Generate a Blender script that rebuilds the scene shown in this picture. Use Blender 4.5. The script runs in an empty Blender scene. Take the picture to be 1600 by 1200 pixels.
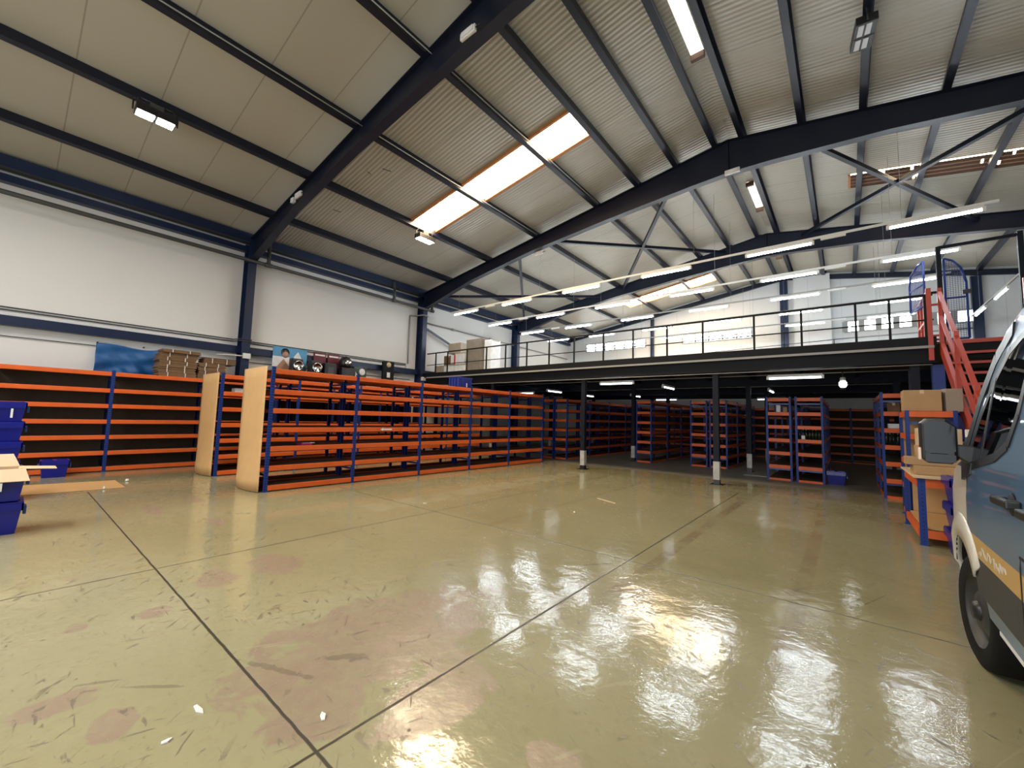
import bpy, math, random
from mathutils import Vector, Matrix
random.seed(7)
S = bpy.context.scene
COL = S.collection
PI = math.pi

# ------------------------------------------------------------------ mesh builder
class MB:
    def __init__(s):
        s.v = []; s.f = []; s.sm = []
    def add(s, vs, fs, smooth=False):
        n = len(s.v)
        s.v += [tuple(v) for v in vs]
        for f in fs:
            s.f.append(tuple(i + n for i in f)); s.sm.append(smooth)
        return s
    def box(s, x0, x1, y0, y1, z0, z1):
        vs = [(x, y, z) for x in (x0, x1) for y in (y0, y1) for z in (z0, z1)]
        return s.add(vs, [(0, 1, 3, 2), (4, 6, 7, 5), (0, 4, 5, 1), (2, 3, 7, 6), (0, 2, 6, 4), (1, 5, 7, 3)])
    def obox(s, p0, p1, up, w, h, ds=0.0, du=0.0):
        p0 = Vector(p0); p1 = Vector(p1); d = (p1 - p0).normalized()
        up = Vector(up); up = (up - d * up.dot(d)).normalized(); sd = d.cross(up)
        vs = []
        for p in (p0, p1):
            for a in (-.5, .5):
                for b in (-.5, .5):
                    vs.append(p + sd * (ds + a * w) + up * (du + b * h))
        return s.add(vs, [(0, 1, 3, 2), (4, 6, 7, 5), (0, 4, 5, 1), (2, 3, 7, 6), (0, 2, 6, 4), (1, 5, 7, 3)])
    def ibeam(s, p0, p1, up, h, b, tf=.014, tw=.01):
        s.obox(p0, p1, up, b, tf, 0, h / 2 - tf / 2); s.obox(p0, p1, up, b, tf, 0, -h / 2 + tf / 2)
        return s.obox(p0, p1, up, tw, h - tf, 0, 0)
    def cyl(s, p0, p1, r, n=12, r1=None, caps=True):
        p0 = Vector(p0); p1 = Vector(p1); d = (p1 - p0).normalized()
        a = Vector((0, 0, 1)) if abs(d.z) < .9 else Vector((1, 0, 0))
        u = d.cross(a).normalized(); w = d.cross(u); r1 = r if r1 is None else r1
        vs = []
        for p, rr in ((p0, r), (p1, r1)):
            for i in range(n):
                t = 2 * PI * i / n; vs.append(p + (u * math.cos(t) + w * math.sin(t)) * rr)
        s.add(vs, [(i, (i + 1) % n, n + (i + 1) % n, n + i) for i in range(n)], True)
        if caps:
            m = len(s.v) - 2 * n
            s.f.append(tuple(range(m, m + n))); s.sm.append(False)
            s.f.append(tuple(range(m + 2 * n - 1, m + n - 1, -1))); s.sm.append(False)
        return s
    def tube(s, pts, r, n=8):
        for a, b in zip(pts[:-1], pts[1:]):
            s.cyl(a, b, r, n)
        return s
    def lathe(s, prof, c=(0, 0, 0), n=20, axis='Z'):
        vs = []; c = Vector(c)
        for r, z in prof:
            for i in range(n):
                t = 2 * PI * i / n; a, b = r * math.cos(t), r * math.sin(t)
                q = (a, b, z) if axis == 'Z' else ((z, a, b) if axis == 'X' else (b, z, a))
                vs.append(c + Vector(q))
        fs = []
        for k in range(len(prof) - 1):
            for i in range(n):
                fs.append((k * n + i, k * n + (i + 1) % n, (k + 1) * n + (i + 1) % n, (k + 1) * n + i))
        return s.add(vs, fs, True)
    def prism(s, poly, axis, a0, a1):
        """poly: 2D outline; axis 'X': (y,z), 'Y': (x,z), 'Z': (x,y); extruded a0..a1"""
        def pt(q, a):
            return (a, q[0], q[1]) if axis == 'X' else ((q[0], a, q[1]) if axis == 'Y' else (q[0], q[1], a))
        n = len(poly)
        vs = [pt(q, a0) for q in poly] + [pt(q, a1) for q in poly]
        return s.add(vs, [tuple(range(n)), tuple(range(2 * n - 1, n - 1, -1))] + [(i, n + i, n + (i + 1) % n, (i + 1) % n) for i in range(n)])
    def mesh(s, name):
        me = bpy.data.meshes.new(name)
        me.from_pydata(s.v, [], s.f)
        me.polygons.foreach_set('use_smooth', s.sm)
        me.update()
        return me
    def build(s, name, mat, parent=None, bevel=0, loc=None, fix=True):
        me = s.mesh(name)
        if fix:
            import bmesh
            b = bmesh.new(); b.from_mesh(me); bmesh.ops.recalc_face_normals(b, faces=b.faces); b.to_mesh(me); b.free()
        if isinstance(mat, (list, tuple)):
            for m in mat: me.materials.append(m)
        else:
            me.materials.append(mat)
        o = bpy.data.objects.new(name, me); COL.objects.link(o)
        if parent is not None: o.parent = parent
        if loc is not None: o.location = loc
        if bevel:
            md = o.modifiers.new('edge', 'BEVEL'); md.width = bevel; md.segments = 2; md.limit_method = 'ANGLE'; md.angle_limit = math.radians(50)
        return o

def tag(o, label, cat, group=None, kind=None):
    o['label'] = label; o['category'] = cat
    if group: o['group'] = group
    if kind: o['kind'] = kind
    return o
def thing(name, label, cat, loc=(0, 0, 0), rz=0, group=None, kind=None):
    o = bpy.data.objects.new(name, None); COL.objects.link(o)
    o.empty_display_size = .1
    o.location = loc; o.rotation_euler = (0, 0, rz)
    return tag(o, label, cat, group, kind)
def struct(name, mb, mat, parent=None, bevel=0):
    o = mb.build(name, mat, parent, bevel)
    if parent is None: o['kind'] = 'structure'
    return o
def copy_tree(o, parent=None):
    c = o.copy(); COL.objects.link(c)
    if parent is not None: c.parent = parent
    for ch in list(o.children): copy_tree(ch, c)
    return c

# ------------------------------------------------------------------ materials
def srgb(r, g, b):
    f = lambda c: (c / 255 / 12.92) if c / 255 <= .04045 else ((c / 255 + .055) / 1.055) ** 2.4
    return (f(r), f(g), f(b), 1)
def nodes(name):
    m = bpy.data.materials.new(name); m.use_nodes = True
    nt = m.node_tree; return m, nt, nt.nodes['Principled BSDF']
def mat(name, c, rough=.5, metal=0.0, var=0.0, scale=6.0, bump=0.0, bscale=40.0, spec=.5, coat=0.0):
    m, nt, b = nodes(name)
    b.inputs['Base Color'].default_value = c; b.inputs['Roughness'].default_value = rough
    b.inputs['Metallic'].default_value = metal; b.inputs['Specular IOR Level'].default_value = spec
    b.inputs['Coat Weight'].default_value = coat
    if var or bump:
        tc = nt.nodes.new('ShaderNodeTexCoord')
    if var:
        n = nt.nodes.new('ShaderNodeTexNoise'); n.inputs['Scale'].default_value = scale; n.inputs['Detail'].default_value = 5
        nt.links.new(tc.outputs['Object'], n.inputs['Vector'])
        mx = nt.nodes.new('ShaderNodeMix'); mx.data_type = 'RGBA'
        mx.inputs[6].default_value = [x * (1 - var) for x in c[:3]] + [1]; mx.inputs[7].default_value = [min(1, x * (1 + var)) for x in c[:3]] + [1]
        nt.links.new(n.outputs['Fac'], mx.inputs[0]); nt.links.new(mx.outputs[2], b.inputs['Base Color'])
    if bump:
        n2 = nt.nodes.new('ShaderNodeTexNoise'); n2.inputs['Scale'].default_value = bscale; n2.inputs['Detail'].default_value = 3
        nt.links.new(tc.outputs['Object'], n2.inputs['Vector'])
        bp = nt.nodes.new('ShaderNodeBump'); bp.inputs['Strength'].default_value = bump; bp.inputs['Distance'].default_value = .01
        nt.links.new(n2.outputs['Fac'], bp.inputs['Height']); nt.links.new(bp.outputs['Normal'], b.inputs['Normal'])
    return m
def emit(name, c, strength):
    m, nt, b = nodes(name)
    b.inputs['Base Color'].default_value = (.8, .8, .8, 1); b.inputs['Roughness'].default_value = .4
    b.inputs['Emission Color'].default_value = c; b.inputs['Emission Strength'].default_value = strength
    return m

TUBE_E, SKY_E, WIN_E = 50.0, 20.0, 9.0
M = dict(
    navy=mat('navy_steel', (.0028, .0055, .019, 1), .45, 0, .25, 3),
    navycol=mat('navy_column_paint', (.0045, .0145, .052, 1), .4, 0, .25, 3),
    orange=mat('orange_beam_paint', (.66, .115, .022, 1), .42, 0, .18, 5, spec=.35),
    blue=mat('blue_upright_paint', (.016, .045, .21, 1), .4, 0, .2, 5),
    chip=mat('chipboard', (.085, .056, .036, 1), .8, 0, .35, 30),
    hard=mat('hardboard', (.56, .34, .145, 1), .6, 0, .12, 4),
    darkboard=mat('dark_backing_board', (.058, .032, .018, 1), .85, 0, .25, 8),
    card=mat('cardboard', (.42, .26, .125, 1), .8, 0, .15, 6),
    cardbrown=mat('flat_cardboard', (.17, .095, .045, 1), .85, 0, .3, 25),
    cardpale=mat('pale_carton', (.40, .33, .25, 1), .75, 0, .15, 5),
    cream=mat('cream_card', (.62, .46, .29, 1), .75, 0, .08, 8),
    strap=mat('white_strap', (.75, .72, .66, 1), .4),
    tote=mat('blue_plastic', (.004, .008, .21, 1), .3, 0, .15, 3),
    totelite=mat('blue_plastic_handle', (.03, .09, .33, 1), .35),
    tarp=mat('blue_tarpaulin', (.012, .10, .30, 1), .5, 0, .25, 5, .2, 6),
    grey=mat('dark_grey_pipe', (.055, .055, .055, 1), .5),
    lgrey=mat('light_grey_conduit', (.30, .30, .29, 1), .5),
    white=mat('white_plastic', (.72, .72, .70, 1), .4),
    cardgrey=mat('grey_brown_carton', (.215, .18, .135, 1), .8, 0, .15, 6),
    black=mat('black_plastic', (.012, .012, .013, 1), .38),
    rubber=mat('tyre_rubber', (.006, .006, .006, 1), .8, 0, .2, 20, spec=.2),
    charcoal=mat('charcoal_steel', (.0042, .0046, .0065, 1), .6, 0, .2, 3, spec=.25),
    mezz=mat('dark_blue_joist', (.0042, .0065, .015, 1), .6, 0, .2, 3, spec=.25),
    deck=mat('deck_chipboard', (.12, .092, .06, 1), .8, 0, .25, 3),
    deckbounce=mat('pale_bounce_sheet', (.42, .40, .37, 1), .6, 0, .12, 3),
    red=mat('orange_stair_paint', (.46, .052, .028, 1), .4, 0, .15, 4),
    meshblue=mat('blue_mesh_paint', (.014, .045, .26, 1), .4),
    chrome=mat('chrome', (.8, .8, .8, 1), .12, 1),
    tube=emit('lit_tube', (.80, .91, 1, 1), TUBE_E),
    batten=emit('lit_batten', (.86, .94, 1, 1), 4.0),
    tubeoff=mat('unlit_tube', (.62, .64, .66, 1), .3),
    flood=emit('lit_floodlight', (1, .93, .82, 1), 40),
    sky=emit('skylight_sheet', (1, .80, .52, 1), SKY_E),
    skyadd=emit('added_skylight_sheet', (1, .98, .95, 1), SKY_E),  # glowing sheet of the added skylights behind the camera
    skyw=emit('ridge_light_sheet', (1, .93, .84, 1), 1.6),
    winm=emit('window_daylight', (.93, .97, 1, 1), WIN_E),
    glowedge=mat('orange_glow_edge', (.45, .17, .05, 1), .6, 0, .3, 8),  # orange tint of the sunlit skylight edges, put into the strip colour
    brown=mat('brown_corrugated_sheet', (.10, .05, .028, 1), .6, 0, .3, 6),
    magenta=mat('magenta_cover', (.42, .008, .13, 1), .4),
    maroon=mat('maroon_box', (.12, .012, .025, 1), .5),
    skin=mat('printed_skin', (.42, .24, .16, 1), .5),
    skyblue=mat('printed_blue', (.08, .28, .5, 1), .5, 0, .5, 3),
    paper=mat('white_paper', (.78, .77, .73, 1), .7),
    vanwhite=mat('white_van_paint', (.62, .58, .50, 1), .28, 0, .08, 4, coat=.4),
    vanblue=mat('steel_blue_van_paint', (.075, .15, .245, 1), .3, .0, .25, 2.2, coat=.6),
    vangold=mat('gold_stripe', (.46, .29, .10, 1), .45, 0, .1, 5),
    vandark=mat('grey_plastic_cladding', (.036, .034, .032, 1), .6, 0, .15, 6, .2, 60),
    seam=mat('seam_black', (.006, .006, .007, 1), .6),
    steel=mat('grey_wheel_steel', (.05, .048, .045, 1), .5, .4),
    amber=mat('clear_amber_lens', (.75, .55, .40, 1), .15),
    redlabel=mat('red_label', (.6, .03, .04, 1), .5),
    wrap=mat('clear_wrap_white', (.74, .74, .74, 1), .25, 0, .2, 6, .6, 9),
    postwhite=mat('chipped_white_paint', (.42, .42, .40, 1), .6, 0, .45, 10),
    greengrey=mat('dark_green_glass', (.02, .03, .02, 1), .15),
)
# glass
def glass(name, c, rough=.02, alpha_mix=.75):
    m, nt, b = nodes(name)
    nt.nodes.remove(b)
    out = nt.nodes['Material Output']
    t = nt.nodes.new('ShaderNodeBsdfTransparent'); t.inputs[0].default_value = c
    g = nt.nodes.new('ShaderNodeBsdfGlossy'); g.inputs['Roughness'].default_value = rough
    fr = nt.nodes.new('ShaderNodeFresnel'); fr.inputs[0].default_value = 1.52
    mx = nt.nodes.new('ShaderNodeMixShader')
    nt.links.new(fr.outputs[0], mx.inputs[0]); nt.links.new(t.outputs[0], mx.inputs[1]); nt.links.new(g.outputs[0], mx.inputs[2])
    nt.links.new(mx.outputs[0], out.inputs[0])
    return m
M['glass'] = glass('tinted_glass', (.12, .13, .14, 1))
M['mirror'] = mat('mirror_glass', (.03, .03, .03, 1), .06, 1)

class G:
    """tiny node-graph helper"""
    def __init__(s, nt): s.nt = nt; s.L = nt.links
    def n(s, t, **k):
        x = s.nt.nodes.new(t)
        for a, v in k.items(): setattr(x, a, v)
        return x
    def m(s, op, a, b=0.0, c=0.0, clamp=False):
        x = s.n('ShaderNodeMath', operation=op, use_clamp=clamp)
        for i, q in enumerate((a, b, c)):
            if i > 1 and op not in ('MULTIPLY_ADD', 'SMOOTH_MIN', 'COMPARE', 'WRAP'): break
            if isinstance(q, (int, float)): x.inputs[i].default_value = q
            else: s.L.new(q, x.inputs[i])
        return x.outputs[0]
    def ss(s, v, lo, hi):
        x = s.n('ShaderNodeMapRange', interpolation_type='SMOOTHSTEP')
        s.L.new(v, x.inputs[0]); x.inputs[1].default_value = lo; x.inputs[2].default_value = hi
        return x.outputs[0]
    def noise(s, vec, scale, detail=4, rough=.5, dist=0):
        x = s.n('ShaderNodeTexNoise'); s.L.new(vec, x.inputs['Vector'])
        x.inputs['Scale'].default_value = scale; x.inputs['Detail'].default_value = detail
        x.inputs['Roughness'].default_value = rough; x.inputs['Distortion'].default_value = dist
        return x.outputs['Fac']
    def mix(s, f, a, b):
        x = s.n('ShaderNodeMix', data_type='RGBA')
        if isinstance(f, (int, float)): x.inputs[0].default_value = f
        else: s.L.new(f, x.inputs[0])
        for i, q in ((6, a), (7, b)):
            if isinstance(q, tuple): x.inputs[i].default_value = q
            else: s.L.new(q, x.inputs[i])
        return x.outputs[2]
    def mapv(s, vec, scale=(1, 1, 1), rot=(0, 0, 0)):
        r = s.n('ShaderNodeMapping'); s.L.new(vec, r.inputs['Vector']); r.inputs['Rotation'].default_value = rot
        x = s.n('ShaderNodeMapping'); s.L.new(r.outputs[0], x.inputs['Vector']); x.inputs['Scale'].default_value = scale
        return x.outputs[0]

def floor_material():
    m, nt, b = nodes('olive_epoxy_floor'); g = G(nt)
    tc = g.n('ShaderNodeTexCoord'); V = tc.outputs['Object']
    sp = g.n('ShaderNodeSeparateXYZ'); g.L.new(V, sp.inputs[0]); X, Y = sp.outputs[0], sp.outputs[1]
    big = g.noise(V, .45, 3); mid = g.noise(V, 2.3, 5, .6); fine = g.noise(V, 14, 5, .65)
    base = g.mix(g.ss(big, .35, .65), (.295, .270, .150, 1), (.345, .316, .182, 1))
    base = g.mix(g.m('MULTIPLY', g.ss(mid, .45, .75), .35), base, (.345, .305, .18, 1))
    base = g.mix(g.m('MULTIPLY', g.ss(fine, .5, .75), .30), base, (.22, .18, .10, 1))
    # worn pinkish patches, each with its own ragged outline
    edge = g.noise(V, 3.2, 6, .65, .6)
    mask = None
    for cx, cy, rx, ry in ((-2.5, 1.75, .52, .85), (-2.1, 1.12, .2, .26), (-1.75, 1.6, .2, .4), (-4.4, 1.27, .22, .15), (-4.36, 1.80, .30, .22), (-3.97, .79, .11, .10), (-4.06, .40, .05, .05), (-8.4, 2.05, .3, .11), (-8.0, 1.45, .42, .1), (-6.6, 1.85, .3, .08), (-1.0, 1.62, .14, .1), (-3.12, .28, .1, .14), (-2.72, .42, .12, .1)):
        dx = g.m('MULTIPLY', g.m('SUBTRACT', X, cx), 1 / rx); dy = g.m('MULTIPLY', g.m('SUBTRACT', Y, cy), 1 / ry)
        d = g.m('SQRT', g.m('ADD', g.m('MULTIPLY', dx, dx), g.m('MULTIPLY', dy, dy)))
        d = g.m('ADD', d, g.m('MULTIPLY', g.m('SUBTRACT', edge, .5), 2.2))
        k = g.ss(d, 1.12, .92)
        mask = k if mask is None else g.m('MAXIMUM', mask, k)
    mask = g.m('MULTIPLY', mask, g.m('ADD', .45, g.m('MULTIPLY', g.ss(g.noise(V, 7, 6, .7, .5), .32, .58), .55)))
    worn = g.mix(g.noise(V, 5, 6, .7), (.25, .175, .12, 1), (.35, .265, .195, 1))
    base = g.mix(g.m('MULTIPLY', mask, .85), base, worn)
    # tape-residue bands running down the hall
    def band(c, w, y0, y1, strength, col, base, soft=.03):
        a = g.ss(g.m('ABSOLUTE', g.m('SUBTRACT', X, c)), w + soft, w)
        e = g.m('MULTIPLY', g.ss(Y, y0, y0 + .15), g.ss(Y, y1, y1 - .15))
        k = g.m('MULTIPLY', g.m('MULTIPLY', a, e), g.m('MULTIPLY', g.ss(mid, .3, .62), strength))
        return g.mix(k, base, col)
    base = band(-1.62, .05, 3.1, 9.5, .6, (.20, .14, .085, 1), base)
    base = band(-.36, .05, 3.0, 9.0, .5, (.21, .155, .095, 1), base)
    base = band(-3.9, .05, 4.2, 10.4, .35, (.22, .17, .10, 1), base)
    base = band(-5.9, .28, 3.6, 10.5, .45, (.48, .44, .30, 1), base)
    base = band(-1.0, .5, 7.2, 11.2, .35, (.46, .42, .30, 1), base)
    # short dark scuffs
    sc = None
    for rot, scl in ((.35, (7.2, 1.2, 1)), (-.9, (6.6, 1.0, 1)), (1.6, (7.0, 1.4, 1)), (2.4, (5.5, 1.8, 1))):
        q = g.noise(g.mapv(V, scl, (0, 0, rot)), 3.4, 3, .55, .4)
        k = g.ss(q, .64, .69); sc = k if sc is None else g.m('MAXIMUM', sc, k)
    sc = g.m('MULTIPLY', sc, g.ss(g.noise(V, .9, 3, .6), .40, .56))
    spots = g.ss(g.noise(V, 13, 2, .5), .71, .74)
    sc = g.m('MAXIMUM', sc, spots)
    base = g.mix(g.m('MULTIPLY', sc, .62), base, (.085, .062, .042, 1))
    pale = g.ss(g.noise(g.mapv(V, (2.4, .3, 1), (0, 0, .5)), 5.2, 3, .5, .6), .66, .71)
    base = g.mix(g.m('MULTIPLY', pale, .3), base, (.45, .41, .26, 1))
    # a few long dark smears left by wheels
    sm = None
    for cx, cy, rot, rx, ry in ((-2.63, 1.10, .41, .27, .022), (-2.45, 1.42, .9, .16, .03), (-3.2, .42, 1.0, .12, .012), (-2.93, .62, .75, .17, .014), (-1.86, 1.62, 1.2, .1, .03), (-1.25, 1.35, .2, .1, .02), (-2.05, 4.0, .9, .2, .02), (.15, 4.9, 1.2, .3, .008)):
        c_, s_ = math.cos(rot), math.sin(rot)
        ux = g.m('SUBTRACT', X, cx); uy = g.m('SUBTRACT', Y, cy)
        p1 = g.m('MULTIPLY', g.m('ADD', g.m('MULTIPLY', ux, c_), g.m('MULTIPLY', uy, s_)), 1 / rx)
        p2 = g.m('MULTIPLY', g.m('SUBTRACT', g.m('MULTIPLY', uy, c_), g.m('MULTIPLY', ux, s_)), 1 / ry)
        d = g.m('SQRT', g.m('ADD', g.m('MULTIPLY', p1, p1), g.m('MULTIPLY', p2, p2)))
        d = g.m('ADD', d, g.m('MULTIPLY', g.m('SUBTRACT', fine, .5), 2.6))
        k = g.ss(d, 1.1, .7); sm = k if sm is None else g.m('MAXIMUM', sm, k)
    base = g.mix(g.m('MULTIPLY', sm, .42), base, (.11, .085, .06, 1))
    # slab joints
    jn = None
    wob = g.m('MULTIPLY', g.m('SUBTRACT', g.noise(V, 6, 3), .5), .012)
    for ax, c, w, lo, hi in ((X, -1.862, .0068, -20, 10.2), (X, -5.04, .0058, -20, 12), (X, 1.32, .004, -20, 12), (Y, .981, .0068, -10.3, -1.70), (Y, 4.335, .006, -8.2, 12), (Y, -2.37, .006, -20, 20)):
        o_ = Y if ax is X else X
        k = g.ss(g.m('ABSOLUTE', g.m('SUBTRACT', g.m('ADD', ax, wob), c)), w * 1.6, w * .8)
        k = g.m('MULTIPLY', k, g.m('MULTIPLY', g.m('GREATER_THAN', o_, lo), g.m('LESS_THAN', o_, hi)))
        jn = k if jn is None else g.m('MAXIMUM', jn, k)
    base = g.mix(g.m('MULTIPLY', jn, .93), base, (.018, .012, .009, 1))
    old = g.ss(g.m('ADD', Y, g.m('MULTIPLY', big, 1.2)), 12.2, 13.2)      # duller, greyer floor beyond the mezzanine edge
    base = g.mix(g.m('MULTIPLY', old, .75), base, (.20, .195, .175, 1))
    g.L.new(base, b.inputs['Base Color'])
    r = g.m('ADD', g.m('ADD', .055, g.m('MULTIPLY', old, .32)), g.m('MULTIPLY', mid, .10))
    r = g.m('ADD', r, g.m('MULTIPLY', mask, .16)); r = g.m('ADD', r, g.m('MULTIPLY', g.m('MAXIMUM', sc, jn), .3))
    g.L.new(r, b.inputs['Roughness'])
    b.inputs['Specular IOR Level'].default_value = .55
    h = g.m('ADD', g.m('MULTIPLY', g.noise(V, 4.6, 4, .55), 1.0), g.m('MULTIPLY', g.noise(V, 26, 3, .6), .12))
    h = g.m('SUBTRACT', h, g.m('MULTIPLY', jn, .5))
    bp = g.n('ShaderNodeBump'); bp.inputs['Strength'].default_value = .22; bp.inputs['Distance'].default_value = .02
    g.L.new(h, bp.inputs['Height']); g.L.new(bp.outputs[0], b.inputs['Normal'])
    return m
def ceiling_material():
    m, nt, b = nodes('roof_insulation_sheet'); g = G(nt)
    tc = g.n('ShaderNodeTexCoord'); V = tc.outputs['Object']
    sp = g.n('ShaderNodeSeparateXYZ'); g.L.new(V, sp.inputs[0]); Y = sp.outputs[1]
    c = g.mix(g.noise(V, .6, 4), (.36, .33, .27, 1), (.43, .40, .335, 1))
    fy = g.m('PINGPONG', g.m('ADD', Y, 40.0), .575)
    seam = g.ss(fy, .014, .006)
    c = g.mix(g.m('MULTIPLY', seam, .5), c, (.12, .10, .08, 1))
    g.L.new(c, b.inputs['Base Color'])
    foil = g.ss(Y, 4.3, 4.45)          # quilted foil beyond the first frame, plain board before it
    g.L.new(g.m('SUBTRACT', .62, g.m('MULTIPLY', foil, .28)), b.inputs['Roughness'])
    w = g.m('SINE', g.m('MULTIPLY', g.m('ADD', Y, g.m('MULTIPLY', g.noise(V, .8, 2), .05)), 62.0))
    h = g.m('ADD', g.m('MULTIPLY', w, g.m('MULTIPLY', foil, .35)), g.m('MULTIPLY', g.noise(g.mapv(V, (.5, 2.2, 1)), 2.2, 4, .55), g.m('ADD', .2, g.m('MULTIPLY', foil, .75))))
    bp = g.n('ShaderNodeBump'); bp.inputs['Strength'].default_value = .5; bp.inputs['Distance'].default_value = .02
    g.L.new(h, bp.inputs['Height']); g.L.new(bp.outputs[0], b.inputs['Normal'])
    return m
def wall_material(name, c, axis=1, step=0.0):
    m, nt, b = nodes(name); g = G(nt)
    tc = g.n('ShaderNodeTexCoord'); V = tc.outputs['Object']
    sp = g.n('ShaderNodeSeparateXYZ'); g.L.new(V, sp.inputs[0])
    col = g.mix(g.noise(V, .5, 5, .6), tuple(x * .93 for x in c[:3]) + (1,), c)
    if step:
        f = g.m('PINGPONG', g.m('ADD', sp.outputs[axis], 60.0), step / 2)
        col = g.mix(g.m('MULTIPLY', g.ss(f, .016, .006), .3), col, (.25, .25, .25, 1))
    g.L.new(col, b.inputs['Base Color']); b.inputs['Roughness'].default_value = .7
    bp = g.n('ShaderNodeBump'); bp.inputs['Strength'].default_value = .25; bp.inputs['Distance'].default_value = .01
    g.L.new(g.noise(V, 5, 5, .6), bp.inputs['Height']); g.L.new(bp.outputs[0], b.inputs['Normal'])
    return m
M['floor'] = floor_material(); M['ceiling'] = ceiling_material()
M['wall'] = wall_material('white_wall_paint', (.74, .73, .71, 1))
M['wallpanel'] = wall_material('white_panel_wall', (.62, .62, .61, 1), 0, 1.2)

# upright paint with punched slots down the face
def slot_material():
    m, nt, b = nodes('blue_slotted_upright'); g = G(nt)
    tc = g.n('ShaderNodeTexCoord'); sp = g.n('ShaderNodeSeparateXYZ'); g.L.new(tc.outputs['Object'], sp.inputs[0])
    f = g.m('PINGPONG', g.m('ADD', sp.outputs[2], 10.0), .025)
    k = g.m('MULTIPLY', g.m('LESS_THAN', f, .009), g.m('LESS_THAN', g.m('ABSOLUTE', sp.outputs[0]), .007))
    k = g.m('MULTIPLY', k, g.m('LESS_THAN', g.m('ABSOLUTE', sp.outputs[1]), .5))
    c = g.mix(g.noise(tc.outputs['Object'], 5, 4), (.009, .032, .19, 1), (.014, .045, .25, 1))
    g.L.new(g.mix(g.m('MULTIPLY', k, .8), c, (.004, .008, .03, 1)), b.inputs['Base Color'])
    b.inputs['Roughness'].default_value = .45; b.inputs['Specular IOR Level'].default_value = .3
    return m
M['slot'] = slot_material()

# ------------------------------------------------------------------ the hall shell
XL, XR, YF, YB = -14.3, 9.9, -9.0, 23.3
RX, RZ, SL = -2.1, 8.82, .16
def rz_(x): return RZ - SL * abs(x - RX)
struct('floor', MB().box(XL - .4, XR + .4, YF - .4, YB + .4, -.3, 0), M['floor'])
def holed(xs, ys, holes, fz, extra_z=None):
    """grid of quads over xs*ys with rectangular holes (x0,x1,y0,y1) left out"""
    xs = sorted(set(xs) | {h[0] for h in holes} | {h[1] for h in holes}); ys = sorted(set(ys) | {h[2] for h in holes} | {h[3] for h in holes})
    vs = []; idx = {}; fs = []
    for i in range(len(xs) - 1):
        for j in range(len(ys) - 1):
            cx, cy = (xs[i] + xs[i + 1]) / 2, (ys[j] + ys[j + 1]) / 2
            if any(h[0] < cx < h[1] and h[2] < cy < h[3] for h in holes): continue
            q = []
            for a, c in ((i, j), (i + 1, j), (i + 1, j + 1), (i, j + 1)):
                if (a, c) not in idx:
                    idx[(a, c)] = len(vs); vs.append(fz(xs[a], ys[c]))
                q.append(idx[(a, c)])
            fs.append(tuple(q))
    return vs, fs
SKY = [(-10.25, -4.48, 7.38, 8.36), (-9.0, -4.6, 19.9, 21.0), (RX - .09, RX, 3.0, 8.08), (RX, RX + .16, 3.0, 8.08), (RX - .05, RX, 13.6, 15.5), (RX, RX + .16, 13.6, 15.5),
       (RX - .05, RX, 19.6, 20.6), (RX, RX + .16, 19.6, 20.6), (.28, 4.6, 14.12, 14.9),
       (-10.25, -4.48, -5.6, -4.6), (.3, 6.0, -5.6, -4.6), (-10.25, -4.48, -2.0, -1.2)]  # this row: unseen openings added to brighten the near floor
vs, fs = holed([XL - .3, RX, XR + .3], [YF - .3, YB + .3], SKY, lambda x, y: (x, y, rz_(x)))
mb = MB().add(vs, fs)
ce = mb.build('ceiling', M['ceiling'], fix=False); ce['kind'] = 'structure'
md = ce.modifiers.new('thick', 'SOLIDIFY'); md.thickness = .06; md.offset = 1
struct('wall_left', MB().box(XL - .25, XL, YF - .25, YB + .25, 0, 7.2), M['wall'])
struct('wall_right', MB().box(XR, XR + .25, YF - .25, YB + .25, 0, 7.2), M['wall'])
# back wall with three window strips
WIN = [(-12.9, -9.0, 5.86, 6.3), (-6.9, -3.55, 5.86, 6.3), (.1, 4.0, 5.72, 6.16)]
def gable(y, yo, holes, name):
    vs, fs = holed([XL, XR], [0, 6.6], [(h[0], h[1], h[2], h[3]) for h in holes], lambda x, z: (x, y, z))
    m_ = MB().add(vs, fs)
    m_.add([(XL, y, 6.6), (XR, y, 6.6), (XR, y, rz_(XR)), (RX, y, RZ), (XL, y, rz_(XL))], [(0, 1, 2, 3, 4)])
    o = m_.build(name, M['wallpanel'], fix=False); o['kind'] = 'structure'
    s_ = o.modifiers.new('thick', 'SOLIDIFY'); s_.thickness = .2; s_.offset = 1 if yo > 0 else -1
    return o
gable(YB, -1, WIN, 'wall_back')
gable(YF, 1, [(-7.0, 3.5, 0, 5.0)], 'wall_front')
# strip windows: frame and pane
for i, (x0, x1, z0, z1) in enumerate(WIN):
    n_ = (6, 5, 7)[i]
    f = MB(); t = .06; y0, y1 = YB - .03, YB + .05
    f.box(x0 - .05, x1 + .05, y0, y1, z0 - .05, z0); f.box(x0 - .05, x1 + .05, y0, y1, z1, z1 + .05)
    for k in range(n_ + 1):
        xx = x0 + (x1 - x0) * k / n_
        w_ = (.2 if i == 2 else t)
        f.box(xx - w_ / 2, xx + w_ / 2, y0 + .005, y1 - .005, z0 - .01, z1 + .01)
    if i < 2: f.box(x0, x1, y0 + .008, y1 - .008, (z0 + z1) / 2 - .03, (z0 + z1) / 2 + .03)
    wo = struct('window_%d' % (i + 1), f, M['lgrey'])
    MB().box(x0, x1, YB + .06, YB + .075, z0, z1).build('pane', M['winm'], wo)
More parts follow.
